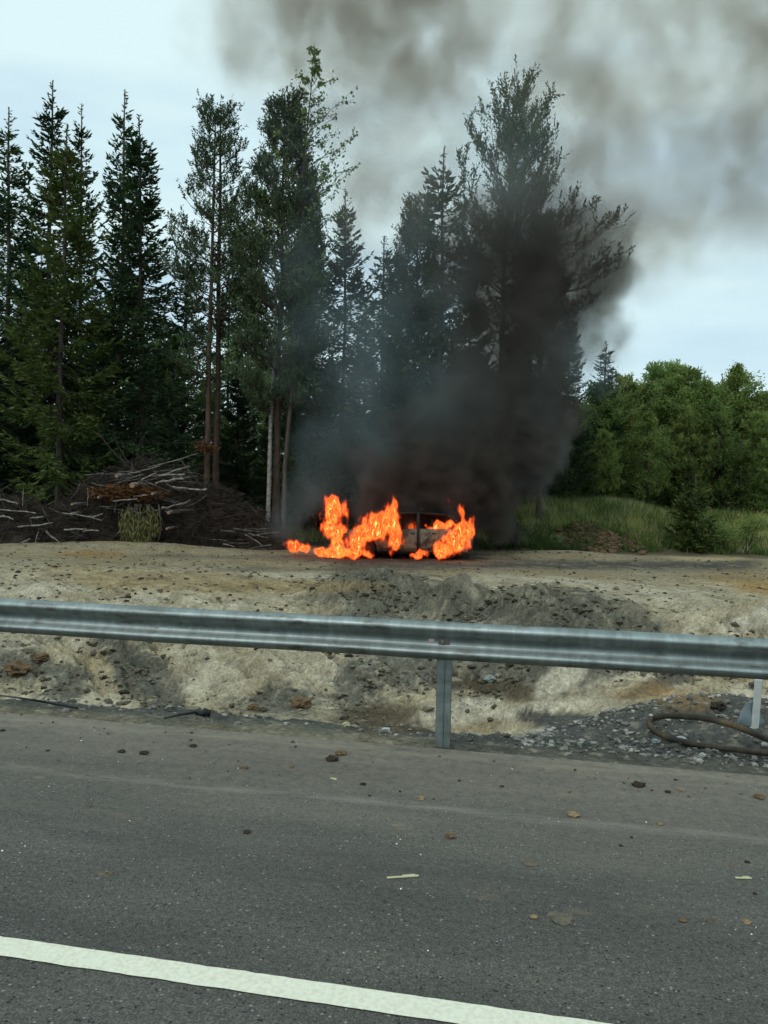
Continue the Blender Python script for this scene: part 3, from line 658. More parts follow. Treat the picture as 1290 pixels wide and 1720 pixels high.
def broadleaf(H=7, R0=1.6, zb=1.0, nb=60, leaf=.055, per=38, foliage=None, mtl=None, sparse=False, up=.9, lean=0., r0=None, drp=.0):
    tm, P = trunk_mesh(H, r0 or .009*H+.012, mtl or M['birchbark'], lean=lean, rt=.008, wob=.15)
    mb = MB(); wood = MB(); C, D_ = [], []
    for b in range(nb):
        f = rng.random()**.8; z = zb + (H-zb)*f*.97
        L = R0*(math.sin(min(1, .18+f*.9)*math.pi)**.6)*(.55+.6*rng.random())+.15
        az = rng.random()*6.283; n = 6; u = np.linspace(0, 1, n); c0 = along(P, np.array([z]))[0]
        B = c0 + np.stack([np.cos(az)*L*u, np.sin(az)*L*u, L*(up*u*(1-.25*u) - drp*u**2)], -1) + np.cumsum(rnd(n)*.04*L, 0)
        wood.tube(B, np.linspace(.008+.008*L, .003, n), 3, False)
        for q_ in range(2 if sparse else 5):
            uu = .3+.65*rng.random(); p = np.array([np.interp(uu, u, B[:, a]) for a in range(3)])
            d = unit(rng.normal(size=3)*.6 + (B[-1]-B[0])/L*.6 + [0, 0, .1-drp]); l = .35*L*(.5+rng.random())
            e2 = p + d*l - [0, 0, drp*l*.6]; wood.tube(np.array([p, e2]), [.006, .002], 3, False)
            k_ = int(per*(.3+.5*rng.random()))
            C.append(p + (e2-p)*rng.random((k_, 1)) + rnd(k_)*(.05 if sparse else .10))
        k_ = int(per*.8); uu = .3+.7*rng.random(k_)
        C.append(np.stack([np.interp(uu, u, B[:, a]) for a in range(3)], -1) + rnd(k_)*(.04 if sparse else .10))
    C = np.vstack(C); k = len(C)
    mb.cards(C, unit(rnd(k) + [0, 0, -.4]), unit(rnd(k)+[0, 0, .5]), leaf*(1.1+.8*rng.random(k)), leaf*(.8+.5*rng.random(k)))
    return dict(trunk=tm, crown=mb.mesh('crown', foliage or M['birchleaf']), limb=wood.mesh('limb', mtl or M['birchbark']), H=H)
def place(proto, name, px, D, top, label, cat, group=None, width=1.0, rz=None, base=None, lean=0., pleaf=None):
    """stand a tree so that its foot is on the ground under px at depth D and its tip reaches the height seen at top"""
    if 'Hc' not in proto:
        v_ = np.empty(len(proto['crown'].vertices)*3, np.float32); proto['crown'].vertices.foreach_get('co', v_); proto['Hc'] = float(np.percentile(v_[2::3], 99.97))
    foot = at(px, 860, D); gz = float(terrain_h(foot.x, D, False)); topw = at(px, top, D)
    h = topw.z - gz; s_ = h/proto['Hc']
    foot.x -= 0.0; o = empty(name, (foot.x - math.tan(0.0)*h, D, gz), rng.random()*6.28 if rz is None else rz)
    # small natural lean
    o.rotation_euler = (lean if lean else rng.normal()*.008, rng.normal()*.008, o.rotation_euler.z)
    o.scale = (s_*width, s_*width, s_)
    tag(o, label, cat, group)
    for part in ('trunk', 'limb', 'crown'):
        p = link(part, proto[part], o)
        if part != 'trunk': p['kind'] = 'stuff'
        if part == 'crown' and pleaf:
            p.material_slots[0].link = 'OBJECT'; p.material_slots[0].material = pleaf
    return o
SA = spruce(15.5, 2.3, 1.0, .29, 1.15, sparse_top=.2, gaps=.05)
SB = spruce(15.5, 2.0, 1.2, .32, 1.05, sparse_top=.3, gaps=.16, rough=.42)
SC = spruce(13.5, 2.2, 1.6, .30, 1.15, foliage=M['olive'], droop=.30, low_sparse=.45, gaps=.08)
SD_ = spruce(15, 2.6, .6, .30, 1.15, gaps=.05, rough=.22)
SE = spruce(12.5, 2.1, 3.0, .36, 1.1, sparse_top=.35, gaps=.12, rough=.45, droop=.1)
SY = spruce(3.4, 1.0, .1, .16, 1.5, gaps=.08, droop=.05, foliage=M['olive'], rough=.4)
PA = pine(15.5, 1.5, 5.6, .42, up=.25, sub=4, wob=.05, gaps=.25)
PB = pine(15.8, 1.35, 6.6, .42, up=.3, sub=4, wob=.05, gaps=.25)
PD = pine(15.5, 1.75, 4.6, .25, up=.5, sub=8, gaps=.04, r0=.13, irregular=.2)
PBIG = pine(16.5, 2.0, 3.6, .42, up=.75, sub=5, gaps=.2, r0=.16, irregular=.3, shL=.48, snl=.14, shw=.05,
            shape=lambda f: (.62 + .30*math.sin(math.pi*f*.95)) * (1 if f < .82 else max(.25, 1-(f-.82)*4)))
PY1 = pine(7, 1.7, .5, .24, shape=lambda f: (1-f)**.75*.95+.05, foliage=M['youngpine'], up=.45, sub=7, n_sh=9, stubs=False, r0=.05, shw=.055, snl=.15)
PY2 = pine(6.5, 1.9, .5, .24, shape=lambda f: (1-f**1.6)*.75+.08*math.sin(f*23)+.04, foliage=M['youngpine'], up=.55, sub=7, n_sh=9, stubs=False, r0=.055, irregular=.5, shw=.055, snl=.15)
BI = broadleaf(17.5, 1.9, 8.5, 60, .075, 22, sparse=True, up=1.0, r0=.085, lean=.75, mtl=M['bark'])
BY = broadleaf(6.5, 1.3, .4, 110, .062, 44, up=.9, mtl=M['bark'], foliage=M['lightleaf'])
BM = broadleaf(12, 2.0, 1.5, 110, .070, 40, up=.9, drp=.2)

lt = 'trees of the tall stand left of the smoke'
place(SB, 'spruce_tree', 4, 30.5, 190, 'tall dark spruce cut by the left edge of the picture', 'spruce', lt, 1.1)
place(SB, 'spruce_tree', 82, 33, 143, 'slender spruce with a bare pointed tip, tallest behind the olive green spruce', 'spruce', lt, 1.0)
place(SB, 'spruce_tree', 133, 33.5, 180, 'thin spruce with a wispy tip right behind the olive green spruce', 'spruce', lt, .8)
place(SC, 'spruce_tree', 98, 27, 215, 'olive green spruce in front of the stand with its grey trunk bare low down', 'spruce', lt, 1.02)
place(SB, 'spruce_tree', 194, 31, 155, 'narrow ragged spruce with a long leader left of the broad dark spruce', 'spruce', lt, .92)
place(SA, 'spruce_tree', 240, 28.8, 207, 'broad dark spruce standing above the brush pile', 'spruce', lt, 1.05)
place(PA, 'pine_tree', 346, 28.0, 165, 'tall pine with a thin brown trunk, left one of the close pair', 'pine', lt, 1.0)
place(PB, 'pine_tree', 362, 28.6, 155, 'tall pine with a thin brown trunk, right one of the close pair', 'pine', lt, 1.0)
place(PD, 'pine_tree', 464, 27.2, 158, 'dense crowned pine with a brown trunk beside the white birch stem', 'pine', lt, 1.0)
place(BI, 'birch_tree', 480, 26.6, 78, 'birch with a very sparse leafy top rising above the dense pine', 'birch', lt, 1.0, rz=.01)
place(broadleaf(11, 1.2, 6, 26, .06, 14, sparse=True, up=1.0, r0=.075), 'birch_tree', 450, 26.8, 330, 'white barked birch stem standing against the brown pine trunk', 'birch', lt, 1.0)
place(SD_, 'spruce_tree', 570, 32, 325, 'wide dark spruce veiled by thin smoke behind the flames', 'spruce', lt, .95)
place(SA, 'spruce_tree', 520, 31, 300, 'dark spruce hidden between the dense pine and the smoke', 'spruce', lt, .85)
ct = 'trees standing in the smoke'
place(SE, 'spruce_tree', 732, 29.5, 243, 'open spruce with a thin forked tip left of the big pine in the smoke', 'spruce', ct, 1.0)
place(PD, 'pine_tree', 690, 31.5, 330, 'pine with a low rounded crown behind the open spruce in smoke', 'pine', ct, 1.0)
place(PBIG, 'pine_tree', 830, 27.6, 122, 'big broad pine rising out of the black smoke', 'pine', ct, .92, rz=1.0)
place(SB, 'spruce_tree', 640, 34, 400, 'thin dark spruce behind the pale smoke above the car', 'spruce', ct, 1.3)
place(PD, 'pine_tree', 905, 30, 350, 'pine half swallowed by the densest black smoke', 'pine', ct, 1.0)
place(SD_, 'spruce_tree', 950, 33, 520, 'spruce behind the right fringe of the black smoke', 'spruce', ct, 1.0)
place(SD_, 'spruce_tree', 780, 33, 430, 'broad spruce dimly seen low behind the black smoke', 'spruce', ct, 1.0)
place(SB, 'spruce_tree', 1012, 36, 575, 'small pointed spruce at the right fringe of the smoke', 'spruce', ct, 1.5)
# undergrowth behind the tall stand
def long_limbs():
    mb = MB(); wood = MB(); SP, SD = [], []
    for px, py, x1, y1 in [(840, 470, 1030, 378), (840, 480, 1032, 440), (840, 420, 985, 352), (830, 500, 1000, 470), (830, 440, 700, 400), (830, 540, 985, 520)]:
        a, b = np.array(at(px, py, 27.6)), np.array(at(x1, y1, 26.6)); u = np.linspace(0, 1, 9)[:, None]
        B = a + (b-a)*u + [0, 0, 1]*(-.35*np.sin(u*3.14)); B += rnd(9)*.05; wood.tube(B, np.linspace(.05, .01, 9), 5, False)
        for k_ in range(26):
            uu = .35+.65*rng.random()**.8; p = a+(b-a)*uu + [0, 0, -.35*math.sin(uu*3.14)]; e = p + unit(b-a)*.3*rng.random() + rng.normal(size=3)*[.25, .3, .1] + [0, 0, .2]
            wood.tube(np.array([p, e]), [.012, .006], 3, False); SP.append(np.array([e, (p+e)/2])); SD.append(unit(rnd(2)*.3+unit(b-a)*.4+[0, 0, .8]))
    shoots(mb, np.vstack(SP), np.vstack(SD), .42, .05, 12, .14)
    return wood, mb
ft = at(826, 860, 27.6); wood_, mb_ = long_limbs()
big = [o_ for o_ in bpy.data.objects if o_.get('label', '').startswith('big broad pine')][0]
bpy.context.view_layer.update(); inv = np.array(big.matrix_world.inverted())
for m__ in (wood_, mb_): m__.V = [v @ inv[:3, :3].T + inv[:3, 3] for v in m__.V]
tag(wood_.build('limb', M['pinebark'], big), kind='stuff'); tag(mb_.build('needle_sprays', M['pine'], big), kind='stuff')
ULAB = ['dark spruce behind the tall spruce at the left edge', 'spruce filling the gap between the olive green spruce and the narrow ragged one', 'leafy birch low behind the broad dark spruce', 'spruce standing just left of and behind the close pair of pines', 'dark spruce between the right pine of the pair and the dense pine', 'leafy birch glimpsed between the pine pair and the dense pine', 'spruce low behind the white barked birch stem and the first smoke', 'spruce seen behind the gap left of the olive green spruce', 'leafy birch behind the broad dark spruce, higher up', 'spruce veiled by the pale smoke above the tall left flame', 'spruce in the smoke left of the open forked spruce trunk', 'low leafy birch between the trunks of the pine pair', 'low spruce at the foot of the olive green spruce', 'low spruce at the foot of the dense pine, left of the birch stem', 'leafy birch low in the pale smoke left of the car', "spruce low in the smoke behind the big pine's left side", 'spruce hidden in the black smoke behind the big pine trunk', 'leafy birch beyond the left edge of the picture', 'tall spruce beyond the left edge of the picture', 'spruce just outside the left edge in the front row', 'leafy birch far back at the left edge', 'spruce far back above the brush heap', 'spruce far back right of the pine pair', 'leafy birch far back behind the dense pine', 'spruce far back in the blue grey smoke']
ug = 'undergrowth trees behind the tall stand'
for k_, (px, D, top) in enumerate([(30, 34, 520), (165, 35, 500), (290, 33, 560), (305, 36, 420), (395, 33, 600), (420, 36, 500), (500, 34, 560), (55, 38, 430), (220, 38, 470), (610, 37, 520), (700, 37, 560),
                                  (340, 35, 640), (130, 32, 640), (450, 32, 690), (560, 35, 620), (760, 38, 600), (850, 37, 560), (-60, 33, 260), (-130, 36, 300), (-40, 28.5, 420), (15, 41, 560), (270, 42, 520), (380, 42, 470), (480, 42, 520), (660, 42, 520)]):
    broad = k_ % 3 == 2
    place(BM if broad else SD_ if k_ % 3 else SA, 'young_birch' if broad else 'spruce_tree', px, D, top, ULAB[k_], 'birch' if broad else 'spruce', ug + (' with leaves' if broad else ''), 1.15)
for k_, px in enumerate(range(-120, 960, 52)):
    place(SD_ if k_ % 2 else SA, 'spruce_tree', px + rng.normal()*12, 44 + 3*rng.random(), 560 + 60*rng.random(), 'dark spruce far back in the wood closing the gaps between the trunks', 'spruce', 'far spruces closing the view through the wood', 1.5)
rt = 'young trees of the stand on the right'
for k_, px in enumerate(range(860, 1420, 34)):
    place(SA if k_ % 2 else PY1, 'spruce_tree' if k_ % 2 else 'pine_tree', px + rng.normal()*10, 50 + 3*rng.random(), 665 + 25*rng.random(), 'dark tree far back closing the gaps of the right hand stand', 'tree', 'far trees behind the right stand', 1.5)
YR = [(PY1, 900, 36, 690), (PY2, 935, 38, 660), (PY1, 965, 35, 700), (PY2, 1000, 39, 640), (PY1, 1040, 38, 625), (PY2, 1100, 41, 607), (PY1, 1128, 41, 605), (PY2, 1150, 40, 615), (PY1, 1075, 40, 640), (PY1, 1180, 39, 635),
      (PY2, 1215, 40, 640), (PY1, 1250, 41, 665), (PY2, 1285, 39, 655), (PY1, 1320, 38, 640), (PY2, 1360, 37, 620), (PY1, 1010, 34, 720), (PY2, 950, 33.5, 760), (PY1, 1150, 36, 680), (PY2, 1200, 35.5, 690), (PY1, 1270, 35, 690),
      (PY1, 1300, 33.5, 740), (PY2, 880, 34, 760), (PY1, 1410, 38, 640), (PY2, 1470, 38, 610), (PY2, 1060, 45, 650), (PY1, 1170, 46, 650), (PY2, 1240, 46, 675), (PY1, 970, 45, 670), (PY1, 1330, 45, 650), (PY2, 1100, 36.5, 730)]
YLAB = ['low young pine at the right edge of the black smoke, left of the others', 'young pine fading into the smoke, second from the smoke edge', 'young pine just right of the smoke with a narrow top', 'broad young pine under the right fringe of the smoke', 'young pine with a feathery top just right of the thin smoke', 'tall dark pine whose top stands highest near the middle of the right stand', 'tall narrow pine touching the highest pine on its right', 'bushy tall pine right of the two highest tops', 'young pine with a low top left of the highest pines', 'young pine between the bushy tall pine and the slim bare topped birch', 'wide young pine below the slim bare topped birch', 'young pine right of the slim bare topped birch', 'wide young pine at the right edge of the picture', 'young pine just beyond the right edge of the picture', 'wide young pine beyond the right edge of the picture', 'short young pine in the front row left of the light green birch', 'short wide young pine in the front row beside the smoke', 'young pine in the front row right of the light green birch', 'wide young pine in the front row above the small bushy spruce', 'young pine in the front row above the leafy shrubs', 'lowest young pine in the front row at the right edge', 'lowest wide young pine in the front row hidden by smoke', 'far right young pine outside the picture, narrow', 'far right young pine outside the picture, wide', 'pale back row pine seen between the low top and the highest pine', 'back row pine peeping out right of the bushy tall pine', 'back row pine peeping out near the right edge', 'back row pine behind the fringe of the smoke', 'back row pine beyond the right edge', 'wide young pine just behind the light green birch']
for (pr, px, D, top), l_ in zip(YR, YLAB):
    place(pr, 'pine_tree', px, D, top, l_, 'pine', rt, 1.05)
for px, D, top, l_ in [(1082, 34.5, 690, 'light green young birch in front of the dark young pines'), (1010, 36, 650, 'young birch near the right fringe of the smoke'), (1130, 37.5, 625, 'young birch with a light crown behind the light green birch'),
                   (1180, 37, 640, 'young birch rising among the young pines above the small spruce'), (1290, 37, 660, 'young birch at the right edge of the picture'), (1232, 38, 610, 'slim birch with bare curved top twigs above the right stand'), (925, 34.5, 740, 'low birch just right of the smoke')]:
    place(BY, 'young_birch', px, D, top, l_, 'birch', None, 1.15)
for k_, (px, D, top) in enumerate([(1030, 34.5, 740), (1155, 33.5, 760), (1240, 33.5, 740), (985, 33.5, 770), (1210, 42, 640), (1330, 34, 700)]):
    place(SY, 'spruce_tree', px, D, top, 'young spruce filling the foot of the right hand stand', 'spruce', 'young spruces at the foot of the right stand', .8)
place(SY, 'spruce_tree', 1167, 27.6, 800, 'small bushy spruce alone at the edge of the grass rise', 'spruce', None, 1.1)
# shrubs
def shrub(px, D, hgt, wd, label, m_=None, n_=1400, leaf=.05):
    g = at(px, 860, D); gz = float(terrain_h(g.x, D, False)); root = empty('shrub', (g.x, D, gz)); tag(root, label, 'shrub')
    w_ = MB(); c_ = MB(); C = []
    for b in range(26):
        az = rng.random()*6.28; ln = hgt*(.6+.5*rng.random()); tilt = rng.random()*.8
        e = np.array([math.cos(az)*math.sin(tilt)*wd, math.sin(az)*math.sin(tilt)*wd, ln*math.cos(tilt*.7)]); P = np.array([[0, 0, -.05], e*.5+rng.normal(size=3)*.05, e])
        w_.tube(P, [.012, .008, .003], 3); C.append(P[1] + (P[2]-P[1])*rng.random((n_//26, 1)) + rnd(n_//26)*.11)
    C = np.vstack(C); k = len(C); C[:, 2] = np.abs(C[:, 2])
    c_.cards(C, unit(rnd(k)+[0, 0, .3]), unit(rnd(k)), leaf*(1+rng.random(k)), leaf*.7)
    tag(w_.build('stem', M['twig'], root), kind='stuff'); c_.build('foliage', m_ or M['birchleaf'], root)
shrub(1215, 27.3, 1.05, 1.2, 'light green leafy shrub right of the small bushy spruce', n_=2200)
shrub(1255, 27.8, 1.3, .9, 'darker green shrub at the right edge behind the light green shrub', M['youngpine'], 1800)
shrub(868, 27.2, 1.1, 1.2, 'dark shrub at the foot of the smoke beside the grass rise', M['pine'], 1800)
shrub(842, 26.9, .8, .6, 'small dark shrub by the pale trunk right of the fire', M['pine'], 900)
# pale trunk foot right of the fire
mb = MB(); f_ = at(822, 900, 26.6); gz = float(terrain_h(f_.x, 26.6, False))
# grass -----------------------------------------------------------
def grass(name, label, n_, gen, hmin, hmax, m_, wd=.012):
    X_, Y_ = gen(n_); Z_ = terrain_h(X_, Y_); k = len(X_); P = np.stack([X_, Y_, Z_-.01], -1)
    h = hmin + (hmax-hmin)*rng.random(k)**1.5; ld = rnd(k)*[.35, .35, 0]; tip = P + np.stack([ld[:, 0]*h, ld[:, 1]*h, h], -1)
    sd_ = unit(rnd(k)*[1, 1, 0])*wd
    V = np.stack([P-sd_, P+sd_, tip], 1).reshape(-1, 3)
    me_ = mesh_np(name, V, np.arange(k*3).reshape(-1, 3), [m_]); o_ = link(name, me_); tag(o_, label, 'grass', kind='stuff')
M['grass'] = mat('rise_grass', (.24, .31, .08), .8, var=[(.38, .44, .12), (.58, .56, .20), (.44, .38, .17), (.64, .60, .24)], scale=2.3, trans=.45, spec=.1)
M['grass2'] = mat('dark_grass', (.070, .115, .034), .8, var=[(.12, .18, .05)], scale=1.5, trans=.3, spec=.1)
def gen_rise(n_):
    x = 3.6 + 12*rng.random(n_); y = 27.2 + 8*rng.random(n_)**1.2; nz = fbm(x*.8, y*.8, 3.0, 3)
    k = (y > 27.6 + .8*nz) & (nz > -.45) & (((x-gx(1000, 28.2))/1.5)**2 + ((y-28)/1.0)**2 > 1 + .6*nz); return x[k], y[k]
grass('grass', 'long yellow green grass covering the rise right of the smoke', 70000, gen_rise, .10, .42, M['grass'])
def gen_tuft(n_):
    k_ = n_//40; cx = 3.8 + 11*rng.random(k_); cy = 27.4 + 6*rng.random(k_); i_ = rng.integers(0, k_, n_); x = cx[i_] + .16*rng.normal(size=n_); y = cy[i_] + .16*rng.normal(size=n_)
    k = ((x-gx(1000, 28.2))/1.5)**2 + ((y-28)/1.0)**2 > 1; return x[k], y[k]
grass('weeds', 'darker tall weeds in tufts over the grass rise', 12000, gen_tuft, .2, .62, M['grass2'], .018)
grass('weeds', 'pale flowering grass heads in tufts over the rise', 7000, gen_tuft, .2, .55, mat('pale_grass', (.34, .33, .17), .8, var=[(.5, .48, .28)], scale=3, trans=.2), .012)
def gen_low(n_):
    x = 3.2 + 10*rng.random(n_)**1.6; y = 26.4 + 2.4*rng.random(n_); nz = fbm(x*1.2, y*1.2, 8.0, 3); k = (nz > -.05) & (y > 26.9); return x[k], y[k]
grass('grass', 'dark green weeds along the foot of the grass rise', 14000, gen_low, .08, .4, M['grass2'], .02)
def gen_forest(n_):
    x = -15 + 18*rng.random(n_); y = 28 + 12*rng.random(n_); return x, y
grass('undergrowth', 'low dark forest undergrowth between the trunks', 16000, gen_forest, .1, .45, M['grass2'], .04)

def gen_back(n_):
    return 2 + 36*rng.random(n_), 42.5 + 6*rng.random(n_)
grass('undergrowth', 'dense dark bushes closing the foot of the right hand wood', 26000, gen_back, .5, 2.4, M['grass2'], .10)

# ================================================================== BRUSH
def brush(name, label, blobs, n_, m_, L=(.3, 1.2), rad=(.006, .018), cat='brush pile'):
    """tangled twigs filling mounds (px, D, half width m, height m, depth m)"""
    mb = MB(); wts = np.array([b[2]*b[3] for b in blobs]); wts = wts/wts.sum()
    for i_, b in enumerate(blobs):
        px, D, hw, hh, dp = b; c = at(px, 900, D); gz = float(terrain_h(c.x, D, False))
        # dark packed core
        th_ = np.linspace(0, 2*math.pi, 15)[:-1]; rings = []
        for ph in np.linspace(0, .5*math.pi, 6):
            r_ = math.cos(ph)*.86; z_ = math.sin(ph)*.80*hh
            ring = np.stack([c.x + np.cos(th_)*hw*r_, D + np.sin(th_)*dp*r_, np.full(14, gz-.1+z_)], -1); ring += rnd(14)*.07; rings.append(np.vstack([ring, ring[:1]]))
        mb.grid(np.array(rings), flip=False)
        for q_ in range(int(n_*wts[i_])):
            u = unit(rng.normal(size=3)); u[2] = abs(u[2]); u[1] = -abs(u[1]) if rng.random() < .8 else u[1]
            p = np.array([c.x, D, gz]) + u*[hw, dp, hh]*(.72+.32*rng.random())
            d = unit(rng.normal(size=3)*[1, .5, .45]); l = L[0]+(L[1]-L[0])*rng.random()**2
            r_ = rad[0]+(rad[1]-rad[0])*rng.random()**2
            mb.tube(np.array([p-d*l/2, p+rng.normal(size=3)*.04, p+d*l/2]), [r_, r_*.8, r_*.4], 3, False)
    o_ = mb.build(name, m_); tag(o_, label, cat, kind='stuff'); return o_
brush('brush_pile', 'low dark tangle of twigs and slash at the left edge', [(20, 24.8, 1.6, 1.55, .9), (100, 25, 1.2, 1.2, .9), (-40, 25, 1.5, 1.9, 1)], 3400, M['twig'])
brush('brush_pile', 'tall heap of brown brushwood left of the birch stem', [(235, 25.8, 1.7, 2.75, 1.2), (180, 25.5, 1.3, 2.3, 1), (300, 25.9, 1.5, 2.5, 1.1), (140, 25.6, 1.0, 1.7, .9), (360, 26, 1.3, 2.0, 1), (410, 26, 1.2, 1.4, .9), (455, 25.8, .9, .7, .7)], 8500, M['twig'])
def loose_sticks(name, label, n_, box, m_):
    mb = MB()
    for q_ in range(n_):
        px = box[0]+(box[2]-box[0])*rng.random(); py = box[1]+(box[3]-box[1])*rng.random(); c = np.array(at(px, py, 24.1+.9*rng.random()))
        d = unit(rng.normal(size=3)*[1, .4, .28]); l = .25+.9*rng.random()**1.6; r_ = .009+.012*rng.random()
        mb.tube(np.array([c-d*l/2, c+rng.normal(size=3)*.03, c+d*l/2]), [r_, r_, r_*.6], 5)
    tag(mb.build(name, m_), label, 'sticks', kind='stuff')
loose_sticks('loose_sticks', 'thin grey sticks poking out of the tall brush heap', 60, (160, 790, 330, 860), mat('grey_stick', (.045, .038, .032), .9, var=[(.09, .08, .07), (.20, .185, .165)], scale=5))
loose_sticks('loose_sticks', 'thin grey sticks poking out of the low tangle at the left', 55, (0, 845, 150, 930), bpy.data.materials['grey_stick'])
loose_sticks('loose_sticks', 'few grey sticks at the low right end of the brush heap', 10, (360, 885, 470, 925), bpy.data.materials['grey_stick'])
# reddish dead needles in the heap, wilted spruce top hanging at its front
def needles(name, label, px, D, zc, hw, hh, n_, m_, hang=False, thing=True):
    c = at(px, zc, D); mb = MB(); C = np.array([c.x, D, c.z]) + unit(rnd(n_))*rng.random((n_, 1))**.5*[hw, .35, hh]
    if hang:
        keep = fbm(C[:, 0]*2.6, C[:, 1]*2.6, C[:, 2]*1.6, 3) > -.22; C = C[keep]; n_ = len(C)
    if hang: C[:, 0] = c.x + (C[:, 0]-c.x)*np.clip(1.0 - .45*((c.z-C[:, 2])/hh), .4, 1.3)
    d = unit(rnd(n_)*[.35, .3, .3] + [0, 0, -1]) if hang else unit(rnd(n_)*[1, 1, .4])
    mb.cards(C, d, unit(rnd(n_)), .10+.18*rng.random(n_), .025+.03*rng.random(n_))
    root = empty(name, (0, 0, 0)); tag(root, label, 'conifer top' if thing else 'dead branch')
    mb.build('foliage', m_, root)
    st_ = MB()
    for q_ in range(9):
        x_ = c.x + rng.normal()*hw*.35; st_.tube(np.array([[x_, D, c.z+hh*.9], [x_+rng.normal()*.08, D-.1, c.z], [x_+rng.normal()*.15, D-.15, c.z-hh*.9]]), [.02, .014, .006], 4)
    tag(st_.build('stem', M['bark'], root), kind='stuff')
needles('conifer_top', 'wilted yellow green conifer top hanging down the front of the brush heap', 234, 24.3, 888, .60, .84, 2300, M['wilted'], True)
needles('dead_branch', 'reddish brown dead spruce branch lying across the brush heap', 215, 24.5, 828, 1.25, .28, 1300, M['redneedle'])
needles('dead_branch', 'orange brown dead branch caught between the pair of pine trunks', 346, 27.4, 752, .42, .16, 350, M['redneedle'])

# logs and sticks ------------------------------------------------------
def stick(p0, p1, D, r, label, kind_='log', m_=None, bend=.04, dz=0.):
    a = at(*p0, D); b = at(*p1, D - .15 + dz); a, b = np.array(a), np.array(b); mid = (a+b)/2 + rng.normal(size=3)*bend
    root = empty('cut_log' if kind_ == 'log' else 'stick', tuple(mid))
    tag(root, label, kind_, 'pale cut stems lying on the brush heaps')
    mb = MB(); n = 7; u = np.linspace(0, 1, n)[:, None]; P = (1-u)**2*a + 2*u*(1-u)*mid + u*u*b - mid
    P[1:-1] += rng.normal(size=(n-2, 3))*r*.35
    mb.tube(P, np.linspace(r, r*.72, n)*(1+.08*rng.normal(size=n)), 7, False); mb.build('stem', m_ or M['barklog'], root, True)
    if r > .018:
        for e_, d_, rr in ((P[0], P[0]-P[1], r), (P[-1], P[-1]-P[-2], r*.72)):
            cmb = MB(); d_ = unit(d_); cmb.tube(np.array([e_ - d_*.004, e_ + d_*.006]), [rr*.97, rr*.97], 9); cmb.build('cut_end', M['cutwood'], root)
    return root
LOGS = [
 ((262, 803), (318, 783), 24.6, .035, 'pale birch pole on top of the heap pointing up to the right, uppermost'), ((290, 818), (347, 822), 24.4, .045, 'straight pale pole sticking out right of the heap below the pine pair'),
 ((255, 800), (310, 797), 24.5, .045, 'pale pole lying level on the crown of the heap'), ((232, 812), (262, 795), 24.5, .032, 'short pale pole near the round log ends'), ((262, 812), (308, 804), 24.5, .05, 'thickest of the pale poles on the crown of the heap'),
 ((272, 852), (319, 840), 24.4, .038, 'pale pole low on the right shoulder of the heap'), ((152, 833), (240, 797), 24.7, .032, 'long thin grey pole slanting over the left shoulder of the heap'),
 ((210, 797), (268, 783), 24.8, .028, 'thin pale stick behind the poles on the crown'), ((225, 834), (247, 832), 24.3, .035, 'stubby pale stick under the round log ends'), ((190, 842), (230, 838), 24.2, .03, 'brown pole over the reddish needles'),
 ((105, 862), (170, 874), 24.0, .028, 'grey stick on the low tangle slanting down to the right'), ((30, 885), (88, 878), 23.8, .034, 'pale stick crossing the low tangle above its middle'), ((108, 890), (145, 889), 23.8, .038, 'short pale level log between the two heaps'),
 ((78, 893), (103, 912), 23.7, .032, 'pale stick tilted down to the right in the low tangle'), ((0, 921), (28, 922), 23.6, .045, 'fat pale log end by the ground at the left edge'), ((22, 918), (50, 905), 23.6, .032, 'pale stick rising right from the fat log end'),
 ((0, 840), (30, 846), 24.0, .035, 'grey stick high on the low tangle at the left edge'), ((0, 868), (22, 872), 23.9, .038, 'grey stick half way down the tangle at the left edge'), ((0, 856), (60, 862), 24.0, .03, 'long grey stick lying flat in the left tangle'),
 ((40, 820), (38, 850), 24.2, .02, 'thin upright stick at the top of the left tangle'), ((147, 820), (147, 850), 24.5, .02, 'thin upright stick left of the tall heap'), ((52, 870), (72, 868), 23.9, .035, 'short pale chunk on the left tangle'),
 ((145, 868), (172, 863), 24.2, .03, 'pale twig end left of the tall heap'), ((100, 920), (120, 927), 23.6, .028, 'short stick on the ground between the heaps'), ((412, 898), (442, 917), 24.4, .026, 'pale stick tilted down towards the fire on the right end of the heap'),
 ((418, 896), (450, 903), 24.8, .022, 'grey stick above the tilted one at the right end of the heap'), ((375, 914), (395, 918), 24.4, .022, 'small grey stick near the right end of the heap'), ((140, 893), (166, 892), 24.0, .03, 'dull stick in the shade between the heaps'),
 ((250, 785), (332, 762), 25.2, .026, 'long thin pole reaching from the heap to the pine trunks'), ((65, 893), (55, 930), 23.8, .02, 'short stick standing in the low tangle'),
]
for a, b, D, r, l_ in LOGS: stick(a, b, D, r*.8, l_)
stick((215, 785), (165, 728), 25.6, .02, 'bare dead branch rising left out of the tall heap', 'stick', M['twig'])
stick((220, 785), (192, 735), 25.6, .018, 'bare dead branch rising steeply out of the tall heap', 'stick', M['twig'])
